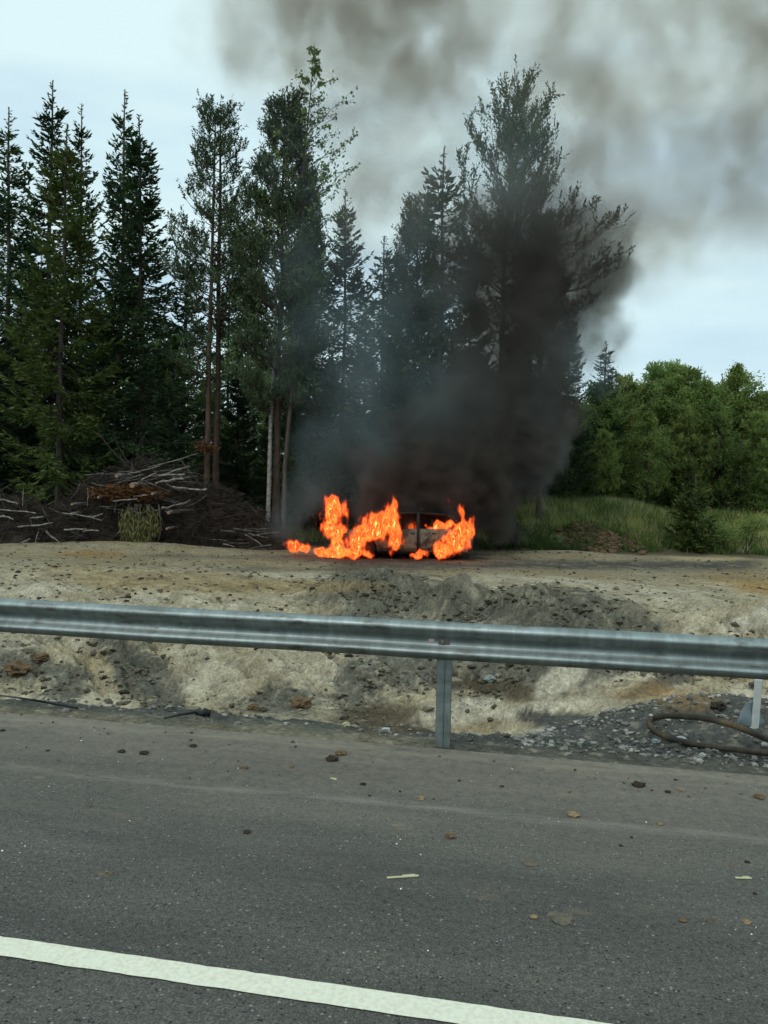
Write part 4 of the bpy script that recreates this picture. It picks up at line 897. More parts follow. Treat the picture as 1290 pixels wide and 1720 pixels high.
for px, py, r, l_ in [(196, 799, .085, 'grey round log end facing the road at the top of the heap'), (222, 815, .11, 'orange round log end facing the road, largest of the sawn ends'), (256, 829, .06, 'small round log end right of the orange one'), (283, 861, .07, 'orange log end low on the heap'),
                      (280, 888, .05, 'pale little log end near the foot of the heap'), (121, 847, .055, 'upper of two sawn ends left of the heap'), (120, 863, .06, 'lower of two sawn ends left of the heap'), (165, 835, .05, 'reddish sawn end on the left shoulder')]:
    c = at(px, py, 24.15); root = empty('cut_log', tuple(c)); tag(root, l_, 'log', 'sawn log ends facing the road')
    r *= .8; mb = MB(); mb.tube(np.array([[0, 0, 0], [.05, .6, .02], [.12, 1.2, .0]]), [r, r, r*.9], 12, False); mb.build('stem', M['barklog'], root, True)
    mb = MB(); mb.tube(np.array([[0, -.008, 0], [0, .002, 0]]), [r*.92, r*.94], 12); mb.build('cut_end', M['cutwood'], root)

# ================================================================== ROCKS, CLODS, GRAVEL
ICO = None
def ico():
    global ICO
    if ICO is None:
        bm = bmesh.new(); bmesh.ops.create_icosphere(bm, subdivisions=1, radius=1); ICO = (np.array([v.co[:] for v in bm.verts]), np.array([[v.index for v in f.verts] for f in bm.faces])); bm.free()
    return ICO
OCT = (np.array([(1, 0, 0), (-1, 0, 0), (0, 1, 0), (0, -1, 0), (0, 0, 1), (0, 0, -1)], float), np.array([(0, 2, 4), (2, 1, 4), (1, 3, 4), (3, 0, 4), (2, 0, 5), (1, 2, 5), (3, 1, 5), (0, 3, 5)]))
def stones(name, label, P, size, m_, flat=.6, shape='oct', cat='gravel'):
    V0, F0 = OCT if shape == 'oct' else ico(); k = len(P); nv = len(V0)
    V = V0[None]*(1 + .35*rng.normal(size=(k, nv, 1)).clip(-1, 1)) * np.stack([size*(.8+.5*rng.random(k)), size*(.8+.4*rng.random(k)), size*flat*(.7+.5*rng.random(k))], -1)[:, None]
    a = rng.random(k)*6.28; c, s_ = np.cos(a)[:, None], np.sin(a)[:, None]
    V = np.stack([V[..., 0]*c - V[..., 1]*s_, V[..., 0]*s_ + V[..., 1]*c, V[..., 2]], -1) + P[:, None]
    F = (F0[None] + (np.arange(k)*nv)[:, None, None]).reshape(-1, 3)
    me_ = mesh_np(name, V.reshape(-1, 3), F, [m_]); 
    # individual tint per stone
    tint = np.repeat(np.clip(.85 + .42*rng.normal(size=(k, 1)), .35, 2.2)*np.array([[1, .98, .93]]), nv, 0)
    ca_ = me_.color_attributes.new('soil', 'FLOAT_COLOR', 'POINT'); ca_.data.foreach_set('color', np.concatenate([tint, np.ones((k*nv, 1))], 1).astype(np.float32).ravel())
    return tag(link(name, me_), label, cat, kind='stuff')
M['stone'] = mat('gravel_stone', (.17, .165, .15), .85, var=[(.23, .22, .20), (.30, .29, .265)], scale=30, attr='soil', spec=.2)
M['clay'] = mat('clay_clod', (.075, .068, .050), .95, var=[(.115, .103, .076), (.18, .16, .115)], scale=25, attr='soil', spec=.1)
M['brownclod'] = mat('brown_clod', (.10, .065, .035), .95, var=[(.16, .105, .06), (.21, .15, .085)], scale=40, bump=.6, bscale=60, spec=.1)
M['tanclod'] = mat('tan_clod', (.24, .17, .085), .95, var=[(.32, .24, .13)], scale=40, bump=.6, bscale=60, spec=.1)
M['darkclod'] = mat('dark_clod', (.035, .028, .020), .95, var=[(.06, .048, .034)], scale=40, bump=.6, bscale=60, spec=.1)
def scat(n_, s0, s1, t0, t1, keep=None):
    s_ = s0 + (s1-s0)*rng.random(n_); t_ = t0 + (t1-t0)*rng.random(n_); x, y = st(s_, t_)
    if keep is not None: k = keep(x, y, s_, t_); x, y, s_, t_ = x[k], y[k], s_[k], t_[k]
    return x, y, s_, t_
# verge gravel: right of the post dense, sparse on the left
x, y, s_, t_ = scat(44000, -9, 7, 5.02, 7.6, lambda x, y, s_, t_: rng.random(len(x)) < np.clip((.22 + .82*sm(x, -.8, 1.4))*(sm(t_, 5.0, 5.6))*(1-sm(t_, 6.9, 7.6)) * (.55+fbm(x*1.5, y*1.5, 2, 2)), 0, 1))
z = terrain_h(x, y); sz = .006 + .022*rng.random(len(x))**3.6
stones('gravel', 'grey crushed gravel on the verge under the guard rail', np.stack([x, y, z+sz*.25], -1), sz, M['stone'], shape='ico')
# clods on the bank
PCX, PCY = None, None
def clod_keep(x, y, s_, t_):
    P = np.stack([x, y, terrain_h(x, y, False)], -1); px, py = proj(P); w_ = np.zeros(len(x)) + .085
    for b in [(215, 1120, 45, 95, -30, .9), (640, 1010, 90, 45, 0, 1), (785, 1030, 80, 35, 8, 1), (900, 1035, 120, 34, 8, 1), (1010, 1035, 90, 28, 20, .9), (700, 1110, 110, 50, 0, 1), (850, 1120, 130, 60, 0, 1), (110, 1150, 60, 40, -20, .5), (30, 1120, 70, 40, 0, .7),
              (470, 1175, 90, 35, 0, .35), (600, 1150, 60, 50, 0, .6), (1080, 1130, 150, 60, 0, .8), (1230, 1120, 120, 60, 0, .6), (950, 1210, 70, 25, 0, .8), (270, 1160, 40, 60, -30, .6), (760, 1200, 70, 20, 0, .3)]:
        c, s2 = math.cos(R(b[4])), math.sin(R(b[4])); dx, dy = px-b[0], py-b[1]
        w_ = np.maximum(w_, b[5]*np.exp(-(((dx*c+dy*s2)/b[2])**2 + ((-dx*s2+dy*c)/b[3])**2)))
    return rng.random(len(x)) < np.clip(w_*(.5 + 1.6*fbm(x*1.3, y*1.3, 6, 3)), 0, 1)
x, y, s_, t_ = scat(130000, -13, 8, 8.0, 18.5, clod_keep); z = terrain_h(x, y); sz = .008 + .056*rng.random(len(x))**5.5
stones('clay_clods', 'grey and brown clods of clay scattered on the sandy bank', np.stack([x, y, z+sz*.15], -1), sz, M['clay'], shape='ico', cat='clods', flat=.55)
x, y, s_, t_ = scat(4200, -18, 12, 18.5, 26, None); z = terrain_h(x, y); sz = .010 + .05*rng.random(len(x))**5
stones('clay_clods', 'small clods strewn over the muddy plateau', np.stack([x, y, z+sz*.15], -1), sz, M['clay'], cat='clods', flat=.5)
# heap of broken soil on the grass rise
k_ = 500; c = at(1000, 885, 28.0); x = c.x + rng.normal(size=k_)*.65; y = 27.7+rng.normal(size=k_)*.4; z = terrain_h(x, y)
stones('soil_heap', 'brown broken soil and roots heaped on the grass rise', np.stack([x, y, z+.05], -1), .05+.11*rng.random(k_)**2, M['brownclod'], shape='ico', cat='soil')
# pale chips on the asphalt
x, y, s_, t_ = scat(420, -5, 4.5, 1.3, 4.9); sz = .0018+.0032*rng.random(len(x))**3
stones('road_chips', 'tiny pale stone chips scattered on the asphalt', np.stack([x, y, sz*.3], -1), sz, mat('pale_chip', (.13, .128, .11), .8, attr='soil'), cat='chips')
x, y, s_, t_ = scat(1400, -9, 6, 3.6, 4.97, lambda x, y, s_, t_: rng.random(len(x)) < sm(t_, 3.7, 4.9)); sz = .003+.010*rng.random(len(x))**4
stones('road_grit', 'brown grit spilt along the edge of the asphalt', np.stack([x, y, sz*.3], -1), sz, M['clay'], cat='grit')
def clod(px, py, wpx, label, m_, flat=.42, name='dirt_clod', cat='clod', group='clods of dirt lying on the asphalt', wide=1.0):
    p = gpt(px, py+wpx*.25); r = wpx/2/FPX*p.y
    bm = bmesh.new(); bmesh.ops.create_icosphere(bm, subdivisions=3, radius=1)
    V = np.array([v.co[:] for v in bm.verts]); o_ = rng.random()*50
    dsp = .92 + .75*fbm(V[:, 0]*1.6+o_, V[:, 1]*1.6, V[:, 2]*1.6, 3) + .42*fbm(V[:, 0]*4.5+o_, V[:, 1]*4.5, V[:, 2]*4.5, 3)
    V = V*dsp[:, None]*[r*wide, r*.9, r*flat]
    V[:, 2] = np.maximum(V[:, 2] + r*flat*.55, -.004)
    for v, c_ in zip(bm.verts, V): v.co = c_
    me_ = bpy.data.meshes.new(name); bm.to_mesh(me_); bm.free(); me_.materials.append(m_)
    o2 = link(name, me_, None, tuple(p)); o2.rotation_euler.z = -TH
    return tag(o2, label, cat, group)
B_, T_, K_ = M['brownclod'], M['tanclod'], M['darkclod']
for a in [(572, 1263, 20, 'brown clod on top of the largest clump, middle of the shoulder', B_), (558, 1272, 22, 'darker brown clod leaning against the largest clump', K_), (325, 1251, 12, 'single dark clod left of the middle near the dusty edge', K_),
          (1072, 1315, 21, 'largest dark clod on the right below the hose', K_), (1122, 1329, 11, 'small black clod right of the largest dark clod', K_), (1144, 1325, 11, 'orange brown clod beside the small black clod', T_), (1275, 1336, 18, 'flat brown clod at the right edge of the picture', B_),
          (708, 1339, 13, 'tan clod on the faint dust line below the post', T_), (757, 1402, 20, 'brown crumbly clod below the guard rail post', B_), (963, 1366, 20, 'tan clod sitting on the faint dust line right of the post', T_), (1109, 1383, 11, 'small orange clod under the dust line on the right', T_),
          (415, 1396, 13, 'dark clod with a pale crumb left of the middle', K_), (895, 1581, 13, 'tan clod nearest the white line on the right', T_), (1146, 1552, 13, 'brown clod low on the right, left of a smaller one', B_), (1190, 1556, 9, 'small brown clod between two others low on the right', B_), (1254, 1565, 14, 'tan clod low at the right edge', T_),
          (204, 1260, 13, 'dark flat clod near the dusty edge on the left, left of its twin', K_), (242, 1263, 16, 'long dark clod near the dusty edge on the left, right of its twin', K_), (5, 1226, 9, 'small dark clod at the left edge by the kerb dust', K_), (411, 1288, 12, 'brown clod above the dust line left of the largest clump', B_),
          (187, 1466, 11, 'small brown clod low on the left', B_), (610, 1316, 11, 'flat dark clod below the largest clump', K_), (1268, 1500, 8, 'little black clod at the right edge', K_), (843, 1320, 7, 'tiny dark clod between the post and the hose', K_), (1043, 1420, 7, 'tiny dark clod on bare asphalt right of the middle', K_),
          (150, 1354, 8, 'tiny brown clod under the dust line on the left', B_), (1255, 1447, 10, 'thin dark clod at the right above the yellow straw', K_), (490, 1288, 8, 'tiny brown clod under the dust edge', B_), (80, 1260, 7, 'tiny black clod near the left dust edge', K_)]:
    clod(*a)
M['mud'] = mat('pressed_mud', (.085, .078, .062), .95, var=[(.13, .112, .08), (.17, .14, .09)], scale=25, bump=.4, bscale=80)
clod(942, 1557, 44, 'flattened smear of tan mud low on the right', M['mud'], .10, 'mud_patch', 'mud', 'flat patches of mud pressed onto the asphalt')
clod(889, 1443, 30, 'flattened tan mud patch right of the middle', M['mud'], .09, 'mud_patch', 'mud', 'flat patches of mud pressed onto the asphalt')
clod(925, 1446, 14, 'small flattened mud patch beside the larger one', M['mud'], .09, 'mud_patch', 'mud', 'flat patches of mud pressed onto the asphalt')
clod(170, 1463, 18, 'flattened tan mud patch low on the left', M['mud'], .09, 'mud_patch', 'mud', 'flat patches of mud pressed onto the asphalt')
clod(1230, 1450, 16, 'small flattened mud patch near the yellow straw', M['mud'], .09, 'mud_patch', 'mud', 'flat patches of mud pressed onto the asphalt')
M['straw'] = mat('straw', (.45, .42, .24), .8, var=[(.60, .57, .36)], scale=20)
for (a, b, l_) in [((650, 1476), (703, 1473), 'pale dry strip lying on the asphalt below the post'), ((1235, 1476), (1262, 1477), 'yellow straw lying on the asphalt at the right'), ((555, 1308), (565, 1311), 'short pale straw below the largest clod')]:
    p, q_ = gpt(*a), gpt(*b); mb = MB(); mb.box((0, 0, .004), ((p-q_).length/2, .006, .002)); mb.box(((p-q_).length*.2, .006, .005), ((p-q_).length*.2, .005, .0025))
    o = bevel(mb.build('straw', M['straw']), .001); o.location = (p+q_)/2; o.rotation_euler.z = math.atan2(q_.y-p.y, q_.x-p.x); tag(o, l_, 'straw')
# rocks on the bank large enough to single out
for a in [(70, 1105, 26, 'brown earth lump at the left just under the rail', M['brownclod']), (30, 1120, 40, 'broad brown earth lump at the left edge of the bank', M['brownclod']), (505, 1180, 34, 'flat brown lump low on the bank left of the post', M['brownclod']),
          (425, 1187, 20, 'small brown lump at the foot of the bank', M['brownclod']), (582, 1216, 14, 'pale pinkish stone on the verge edge left of the post', M['straw']), (648, 1225, 14, 'white stone on the verge just left of the post', mat('pale_stone', (.5, .5, .46), .8)),
          (1145, 1240, 15, 'pale angular stone inside the hose loop', mat('white_stone', (.42, .43, .40), .8)), (1101, 1244, 14, 'grey square stone left of the hose loop', M['stone2'] if 'stone2' in M else mat('grey_stone', (.28, .30, .29), .8)), (1180, 1268, 12, 'pale stone on the gravel under the hose', mat('light_stone', (.45, .45, .41), .8)),
          (822, 1138, 22, 'greenish grey rock on the clay right of the post', mat('greenish_rock', (.24, .28, .25), .85)), (1205, 1185, 26, 'dark lump in the bank right of the middle', M['darkclod'])]:
    clod(*a, flat=.6, name='stone', cat='stone', group='single stones and lumps on the verge and bank')

# ================================================================== GUARD RAIL
def galv():
    m = bpy.data.materials.new('galvanised_steel'); m.use_nodes = True; t = m.node_tree; N = t.nodes; L = t.links
    b = N['Principled BSDF']; b.inputs['Metallic'].default_value = .9; b.inputs['Roughness'].default_value = .5
    tcn = N.new('ShaderNodeTexCoord')
    def ns(scale, st_, det=6):
        mp_ = N.new('ShaderNodeMapping'); mp_.inputs['Scale'].default_value = st_; L.new(tcn.outputs['Object'], mp_.inputs[0])
        n_ = N.new('ShaderNodeTexNoise'); n_.inputs['Scale'].default_value = scale; n_.inputs['Detail'].default_value = det; n_.inputs['Roughness'].default_value = .65; L.new(mp_.outputs[0], n_.inputs['Vector']); return n_.outputs['Fac']
    r1 = N.new('ShaderNodeValToRGB'); r1.color_ramp.elements[0].position = .3; r1.color_ramp.elements[1].position = .7
    r1.color_ramp.elements[0].color = (.22, .255, .245, 1); r1.color_ramp.elements[1].color = (.38, .43, .415, 1); L.new(ns(5, (.35, 1, 2)), r1.inputs[0])
    # vertical dirt runs
    r2 = N.new('ShaderNodeValToRGB'); r2.color_ramp.elements[0].position = .42; r2.color_ramp.elements[1].position = .62
    r2.color_ramp.elements[0].color = (.45, .42, .38, 1); r2.color_ramp.elements[1].color = (1, 1, 1, 1); L.new(ns(17, (1, .3, .2)), r2.inputs[0])
    mm = N.new('ShaderNodeMix'); mm.data_type = 'RGBA'; mm.blend_type = 'MULTIPLY'; mm.inputs['Factor'].default_value = .38; L.new(r1.outputs[0], mm.inputs['A']); L.new(r2.outputs[0], mm.inputs['B'])
    r4 = N.new('ShaderNodeValToRGB'); r4.color_ramp.elements[0].position = .56; r4.color_ramp.elements[1].position = .70
    r4.color_ramp.elements[0].color = (0, 0, 0, 1); L.new(ns(9, (.5, 1, 1.4)), r4.inputs[0])
    mg = N.new('ShaderNodeMix'); mg.data_type = 'RGBA'; L.new(r4.outputs[0], mg.inputs['Factor']); L.new(mm.outputs['Result'], mg.inputs['A']); mg.inputs['B'].default_value = (.13, .125, .11, 1)
    L.new(mg.outputs['Result'], b.inputs['Base Color'])
    r3 = N.new('ShaderNodeMapRange'); r3.inputs['To Min'].default_value = .36; r3.inputs['To Max'].default_value = .60; L.new(ns(14, (1, 1, 1)), r3.inputs[0]); L.new(r3.outputs[0], b.inputs['Roughness'])
    bp = N.new('ShaderNodeBump'); bp.inputs['Strength'].default_value = .12; bp.inputs['Distance'].default_value = .003; L.new(ns(30, (1, 1, 1)), bp.inputs['Height']); L.new(bp.outputs[0], b.inputs['Normal'])
    return m
M['galv'] = galv()
rail = empty('guard_rail', (0, 0, 0), -TH); tag(rail, 'galvanised steel guard rail running along the road edge', 'guard rail')
RT = 5.02; TOPZ = .80
prof = [(.012, 0), (-.010, -.002), (-.034, -.011), (-.052, -.026), (-.058, -.040), (-.054, -.054), (-.038, -.074), (-.018, -.092), (-.006, -.104), (-.001, -.116), (0, -.140), (-.006, -.150), (-.024, -.164), (-.044, -.178), (-.054, -.190), (-.052, -.202), (-.038, -.220), (-.020, -.234), (-.006, -.240)]
pf = np.array(prof); 
def offs(p, d):
    T = unit(np.gradient(p, axis=0)); return p + np.stack([-T[:, 1], T[:, 0]], -1)*d
back = offs(pf, .004)
def beam_seg(s0, s1, dy=0.):
    mb = MB(); S = np.linspace(s0, s1, max(2, int((s1-s0)/.25)))
    loop = np.vstack([pf, back[::-1], pf[:1]])
    Gd = np.zeros((len(S), len(loop), 3)); Gd[..., 0] = S[:, None]; Gd[..., 1] = RT + loop[:, 0] + dy + (.006*pn(S*.7, 0, 0))[:, None]; Gd[..., 2] = TOPZ + loop[:, 1] + (.004*pn(S*.6, 4, 0))[:, None]
    mb.grid(Gd, flip=True); return mb.build('beam', M['galv'], rail, True)
pp = gpt(745, 1251); ps = pp.x*AV[0] + pp.y*AV[1]
beam_seg(ps-40.3, ps-.10); beam_seg(ps-.35, ps+40, -.0055)
for k_ in range(-6, 7):
    s_ = ps + 4*k_; mb = MB()
    # sigma post: web and two flanges, thickness outward
    w2, dpt, th_ = .047, .035, .005
    mb.box((s_, RT+.062, .235), (.004, dpt+.012, .475)); mb.box((s_-w2/2, RT+.020, .235), (w2/2-.001, th_/2, .475)); mb.box((s_+w2/2-.004, RT+.104, .235), (w2/2, th_/2, .475)); mb.box((s_-w2+.002, RT+.033, .235), (.0025, .012, .475))
    mb.box((s_+.026, RT+.028, .235), (.022, .004, .475))
    o = bevel(mb.build('post', M['galv'], rail), .0015, 1)
    mb = MB(); mb.tube(np.array([[s_-.01, RT-.018, TOPZ-.125], [s_-.01, RT-.002, TOPZ-.125]]), [.013, .015], 6); mb.build('bolt', M['galv'], rail)
    if k_ == 0:
        mb = MB(); mb.box((s_-.082, RT-.006, TOPZ-.122), (.018, .001, .012)); o = bevel(mb.build('sticker', mat('pink_sticker', (.55, .38, .36), .6), rail), .003); 
        mb = MB(); mb.box((s_-.0, RT-.0075, TOPZ-.125), (.036, .0015, .021)); o = mb.build('splice_plate', mat('rusty_plate', (.12, .09, .085), .8, var=[(.18, .13, .12)], scale=30), rail)
        mb = MB(); mb.tube(np.array([[s_-.052, RT-.01, TOPZ-.252], [s_-.052, RT-.01, TOPZ-.236]]), [.007, .007], 6); mb.build('bolt', mat('bright_bolt', (.6, .6, .58), .4, .6), rail)

# ================================================================== SMALL OBJECTS ON THE VERGE
M['hose'] = mat('muddy_hose', (.028, .025, .020), .7, var=[(.05, .042, .03), (.16, .105, .05)], scale=5, bump=.3, bscale=30)
hp = [(1100, 1206), (1092, 1210), (1090, 1216), (1098, 1226), (1120, 1238), (1160, 1249), (1200, 1255), (1245, 1260), (1290, 1265), (1340, 1268), (1400, 1262), (1430, 1250), (1410, 1238), (1370, 1232), (1330, 1245), (1290, 1241), (1262, 1230), (1225, 1216), (1180, 1206), (1140, 1203), (1112, 1203), (1100, 1206)]
pts = []
for k_, (px, py) in enumerate(hp):
    p = gpt(px, py, False); lift = .03 if k_ < 9 else .06 + .14*math.sin(math.pi*min(1, max(0, (k_-13)/8)))
    # the far strand of the loop springs clear of the gravel
    d = CR @ Vector(((px-CX)/FPX, (CY-py)/FPX, -1.0)); d = d/d.y
    Yk = p.y - lift*p.y/(CAM_H-p.z); pts.append((d.x*Yk, Yk, CAM_H + d.z*Yk))
pts = np.array(pts)
def cat_rom(P, n=8, closed=False):
    out = []
    for i_ in range(len(P)-1):
        p0, p1, p2, p3 = P[max(i_-1, 0)], P[i_], P[i_+1], P[min(i_+2, len(P)-1)]
        for u in np.linspace(0, 1, n, endpoint=False): out.append(.5*((2*p1)+(-p0+p2)*u+(2*p0-5*p1+4*p2-p3)*u*u+(-p0+3*p1-3*p2+p3)*u**3))
    out.append(P[-1]); return np.array(out)
mb = MB(); mb.tube(cat_rom(pts, 8), .0195, 10, False); o = mb.build('hose', M['hose'], None, True); tag(o, 'muddy black hose lying in a long loop on the gravel', 'hose')
# white stake with grey-blue sheet
p = gpt(1262, 1221, False); p = Vector((gx(1272, 6.5), 6.5, float(terrain_h(gx(1272, 6.5), 6.5, False))))
tg = gpt(1268, 1223); root = empty('marker_stake', tuple(tg)); tag(root, 'short whitish stake standing in the gravel behind the rail', 'stake')
mb = MB(); mb.box((0, 0, .10), (.024, .010, .235)); o = bevel(mb.build('stake', mat('stake_paint', (.46, .48, .45), .8, var=[(.60, .62, .58)], scale=12), root), .004); o.rotation_euler.y = R(2.5)
mb = MB(); U, V_ = np.meshgrid(np.linspace(0, 1, 14), np.linspace(0, 1, 10), indexing='ij')
xx = (-.125 + .25*U)*(1-V_*.8) + .0; zz = -.06 + V_*.22 + .012*np.sin(U*9); yy = .03 + .02*np.sin(U*7+V_*3) + .01*np.cos(V_*9)
mb.grid(np.stack([xx, yy, zz], -1)); o = mb.build('plastic_sheet', mat('grey_blue_sheet', (.16, .205, .22), .6, var=[(.22, .27, .285)], scale=8), None, True); o.location = (tg.x-.01, tg.y, tg.z+.02)
md = o.modifiers.new('thick', 'SOLIDIFY'); md.thickness = .003
tag(o, 'grey blue plastic sheet bunched round the foot of the stake', 'plastic sheet')
# thin black cable on the left and broken marker
M['blk'] = mat('black_plastic', (.012, .012, .013), .55)
c_ = np.array([gpt(a, b, False) + Vector((0, 0, .025)) for a, b in [(-60, 1165), (-20, 1169), (0, 1172), (40, 1179), (80, 1186), (130, 1195)]])
mb = MB(); mb.tube(cat_rom(c_, 6), .0085, 6); tag(mb.build('cable', M['blk'], None, True), 'thin black cable lying along the verge at the left edge', 'cable')
a, b = gpt(275, 1212, False), gpt(330, 1208, False)
root = empty('broken_marker', tuple(b)); tag(root, 'broken black plastic marker lying on the verge with a round black cap', 'marker')
mb = MB(); A_, Bv = np.array(a-b)+[0, 0, .02], np.array([0, 0, .05]); mb.tube(np.array([A_, (A_+Bv)/2+[0, 0, .004], Bv]), [.006, .008, .009], 6); mb.build('rod', M['blk'], root, True)
mb = MB(); mb.tube(np.array([[0, 0, .05], [0, 0, .0]]), [.008, .006], 5); mb.build('rod', M['blk'], root)
mb = MB(); mb.tube(np.array([[.0, 0, .045], [.035, 0, .035], [.06, 0, .05], [.085, 0, .045], [.09, 0, .02]]), [.008, .02, .032, .026, .008], 10); mb.build('cap', M['blk'], root, True)
mb = MB(); mb.tube(np.array([[.02, -.02, .012], [.1, -.025, .006]]), [.012, .009], 6); mb.build('fragment', mat('white_plastic', (.55, .57, .55), .5), root, True)

# ================================================================== BURNING CAR
YC = 24.0
cg = at(678, 936, YC); gz = float(terrain_h(cg.x, YC, False)); CARX = cg.x
car = empty('burning_car', (cg.x, YC, gz), R(3)); car.scale = (.94, 1, .97); tag(car, 'burnt out pale hatchback engulfed in flames on the plateau', 'car')
M['burnt'] = mat('scorched_paint', (.014, .013, .011), .85, var=[(.05, .047, .035), (.15, .145, .10), (.09, .085, .06)], scale=2.8, bump=.2, bscale=20)
M['char'] = mat('charred_metal', (.012, .011, .010), .9, var=[(.03, .026, .023)], scale=9, bump=.3)
M['rust'] = mat('burnt_rust', (.05, .03, .02), .9, var=[(.12, .065, .04)], scale=12)
HL, HW = 2.12, .84; WB = (-1.27, 1.27); WR = .30
def z_low(x):
    z_ = .24
    for wx_ in WB:
        d = abs(x-wx_)
        if d < .37: z_ = max(z_, .28 + math.sqrt(max(.37**2-d*d, 0)))
    return z_
def belt(x):  return float(np.interp(x, [-2.12, -2.02, -1.2, -.9, 1.55, 1.95, 2.12], [.62, .72, .86, .89, .95, .93, .70]))
def hwid(x):  return HW*float(np.interp(x, [-2.12, -1.95, -1.4, 1.5, 1.95, 2.12], [.70, .90, 1, 1, .92, .74]))
def side_pt(x, v, sgn, off=0.):
    zl, zb_ = z_low(x), belt(x); z_ = zl+(zb_-zl)*v; bulge = .05*math.sin(math.pi*min(1, max(0, (z_-.15)/.9)))
    return (x, sgn*(hwid(x)-.05+bulge+off), z_)
xs = np.linspace(-HL, HL, 90)
body = MB()
for sgn in (-1, 1): body.grid(np.array([[side_pt(x, v, sgn) for v in np.linspace(0, 1, 7)] for x in xs]), flip=sgn < 0)
for x0, x1 in ((-HL, -.95), (1.6, HL)):   # bonnet and tail deck
    xx = np.linspace(x0, x1, 16); body.grid(np.array([[(x, hwid(x)*k_*.94, belt(x)+.05*(1-k_*k_)) for k_ in np.linspace(-1, 1, 9)] for x in xx]), flip=True)
for xe in (-HL, HL): body.grid(np.array([[(xe+(.03 if xe > 0 else -.03)*(1-k_*k_), hwid(xe)*k_*.95, z_) for k_ in np.linspace(-1, 1, 7)] for z_ in np.linspace(.24, belt(xe), 5)]))
body.build('body', M['burnt'], car, True)
fl_ = MB(); fl_.box((0, 0, .30), (2.0, .74, .06)); fl_.box((-1.0, 0, .55), (.03, .72, .28)); fl_.box((1.62, 0, .6), (.03, .72, .3)); bevel(fl_.build('floor_pan', M['char'], car), .02)
for x0 in (-.45, .55):
    for y0 in (-.36, .36):
        s2 = MB(); s2.box((x0, y0, .50), (.24, .22, .06)); s2.box((x0+.27, y0, .78), (.05, .21, .30)); s2.box((x0+.29, y0, 1.14), (.04, .11, .07)); bevel(s2.build('seat_frame', M['char'], car), .03)
rf = MB(); rf.grid(np.array([[(x, .60*k_*(1-.04*abs(x)), 1.37+.045*(1-k_*k_)-.035*(x-.35)**2) for k_ in np.linspace(-1, 1, 9)] for x in np.linspace(-.45, 1.35, 14)]), flip=True)
o = rf.build('roof', M['char'], car, True); md = o.modifiers.new('t', 'SOLIDIFY'); md.thickness = .03
for sgn in (-1, 1):
    for P, r_ in (([(-1.05, .74, .87), (-.75, .68, 1.12), (-.42, .60, 1.36)], .032), ([(.38, .80, .22), (.37, .82, .60), (.36, .80, .92), (.38, .63, 1.40)], .05), ([(1.72, .74, .93), (1.5, .68, 1.2), (1.32, .60, 1.35)], .05)):
        p_ = MB(); p_.tube(np.array(P)*[1, sgn, 1], r_, 8); p_.build('pillar', M['char'], car, True)
    p_ = MB(); p_.tube(np.array([(-.42, .60*sgn, 1.365), (.4, .625*sgn, 1.395), (1.32, .60*sgn, 1.355)]), .026, 8); p_.build('roof_rail', M['char'], car, True)
    for x0, x1, nm in ((-.86, .325, 'front door'), (.435, 1.00, 'rear door')):
        dd = MB(); xx = np.linspace(x0, x1, 22)
        dd.grid(np.array([[side_pt(x, v, sgn, .012) for v in np.linspace(.06, .985, 8)] for x in xx]), flip=sgn < 0)
        o = dd.build('door', M['burnt'], car, True); md = o.modifiers.new('t', 'SOLIDIFY'); md.thickness = .02; md.offset = 1
        hd = MB(); hx = x1-.14; hy = side_pt(hx, .8, sgn, .045); hd.box(hy, (.07, .012, .014)); bevel(hd.build('handle', M['char'], o), .006)
    for wx_ in WB:
        wh = empty('wheel', (wx_, sgn*(HW-.13), WR)); wh.parent = car
        ty = MB(); ty_p = [(.19, -.09), (.27, -.095), (.30, -.07), (.305, 0), (.30, .07), (.27, .095), (.19, .09), (.18, 0), (.19, -.09)]
        aa = np.linspace(0, 2*math.pi, 29); ty.grid(np.array([[(r_*math.cos(a_), y_, r_*math.sin(a_)) for r_, y_ in ty_p] for a_ in aa])); ty.build('tyre', M['char'], wh, True)
        rm = MB(); rm.tube(np.array([(0, -.05, 0), (0, .05, 0)]), [.185, .185], 24); rm.tube(np.array([(0, sgn*.03, 0), (0, sgn*.085, 0)]), [.05, .04], 12)
        for q_ in range(5):
            a_ = q_*2*math.pi/5; rm.tube(np.array([(math.cos(a_)*.04, sgn*.06, math.sin(a_)*.04), (math.cos(a_)*.18, sgn*.065, math.sin(a_)*.18)]), .018, 5)
        rm.build('rim', M['rust'], wh)
for x0, sgx, nm in ((-2.06, -1, 'headlight'), (2.05, 1, 'tail_light')):
    for sgn in (-1, 1):
        hl = MB(); hl.box((x0, sgn*.52, .66), (.035, .14, .06)); bevel(hl.build(nm, M['char'], car), .02)

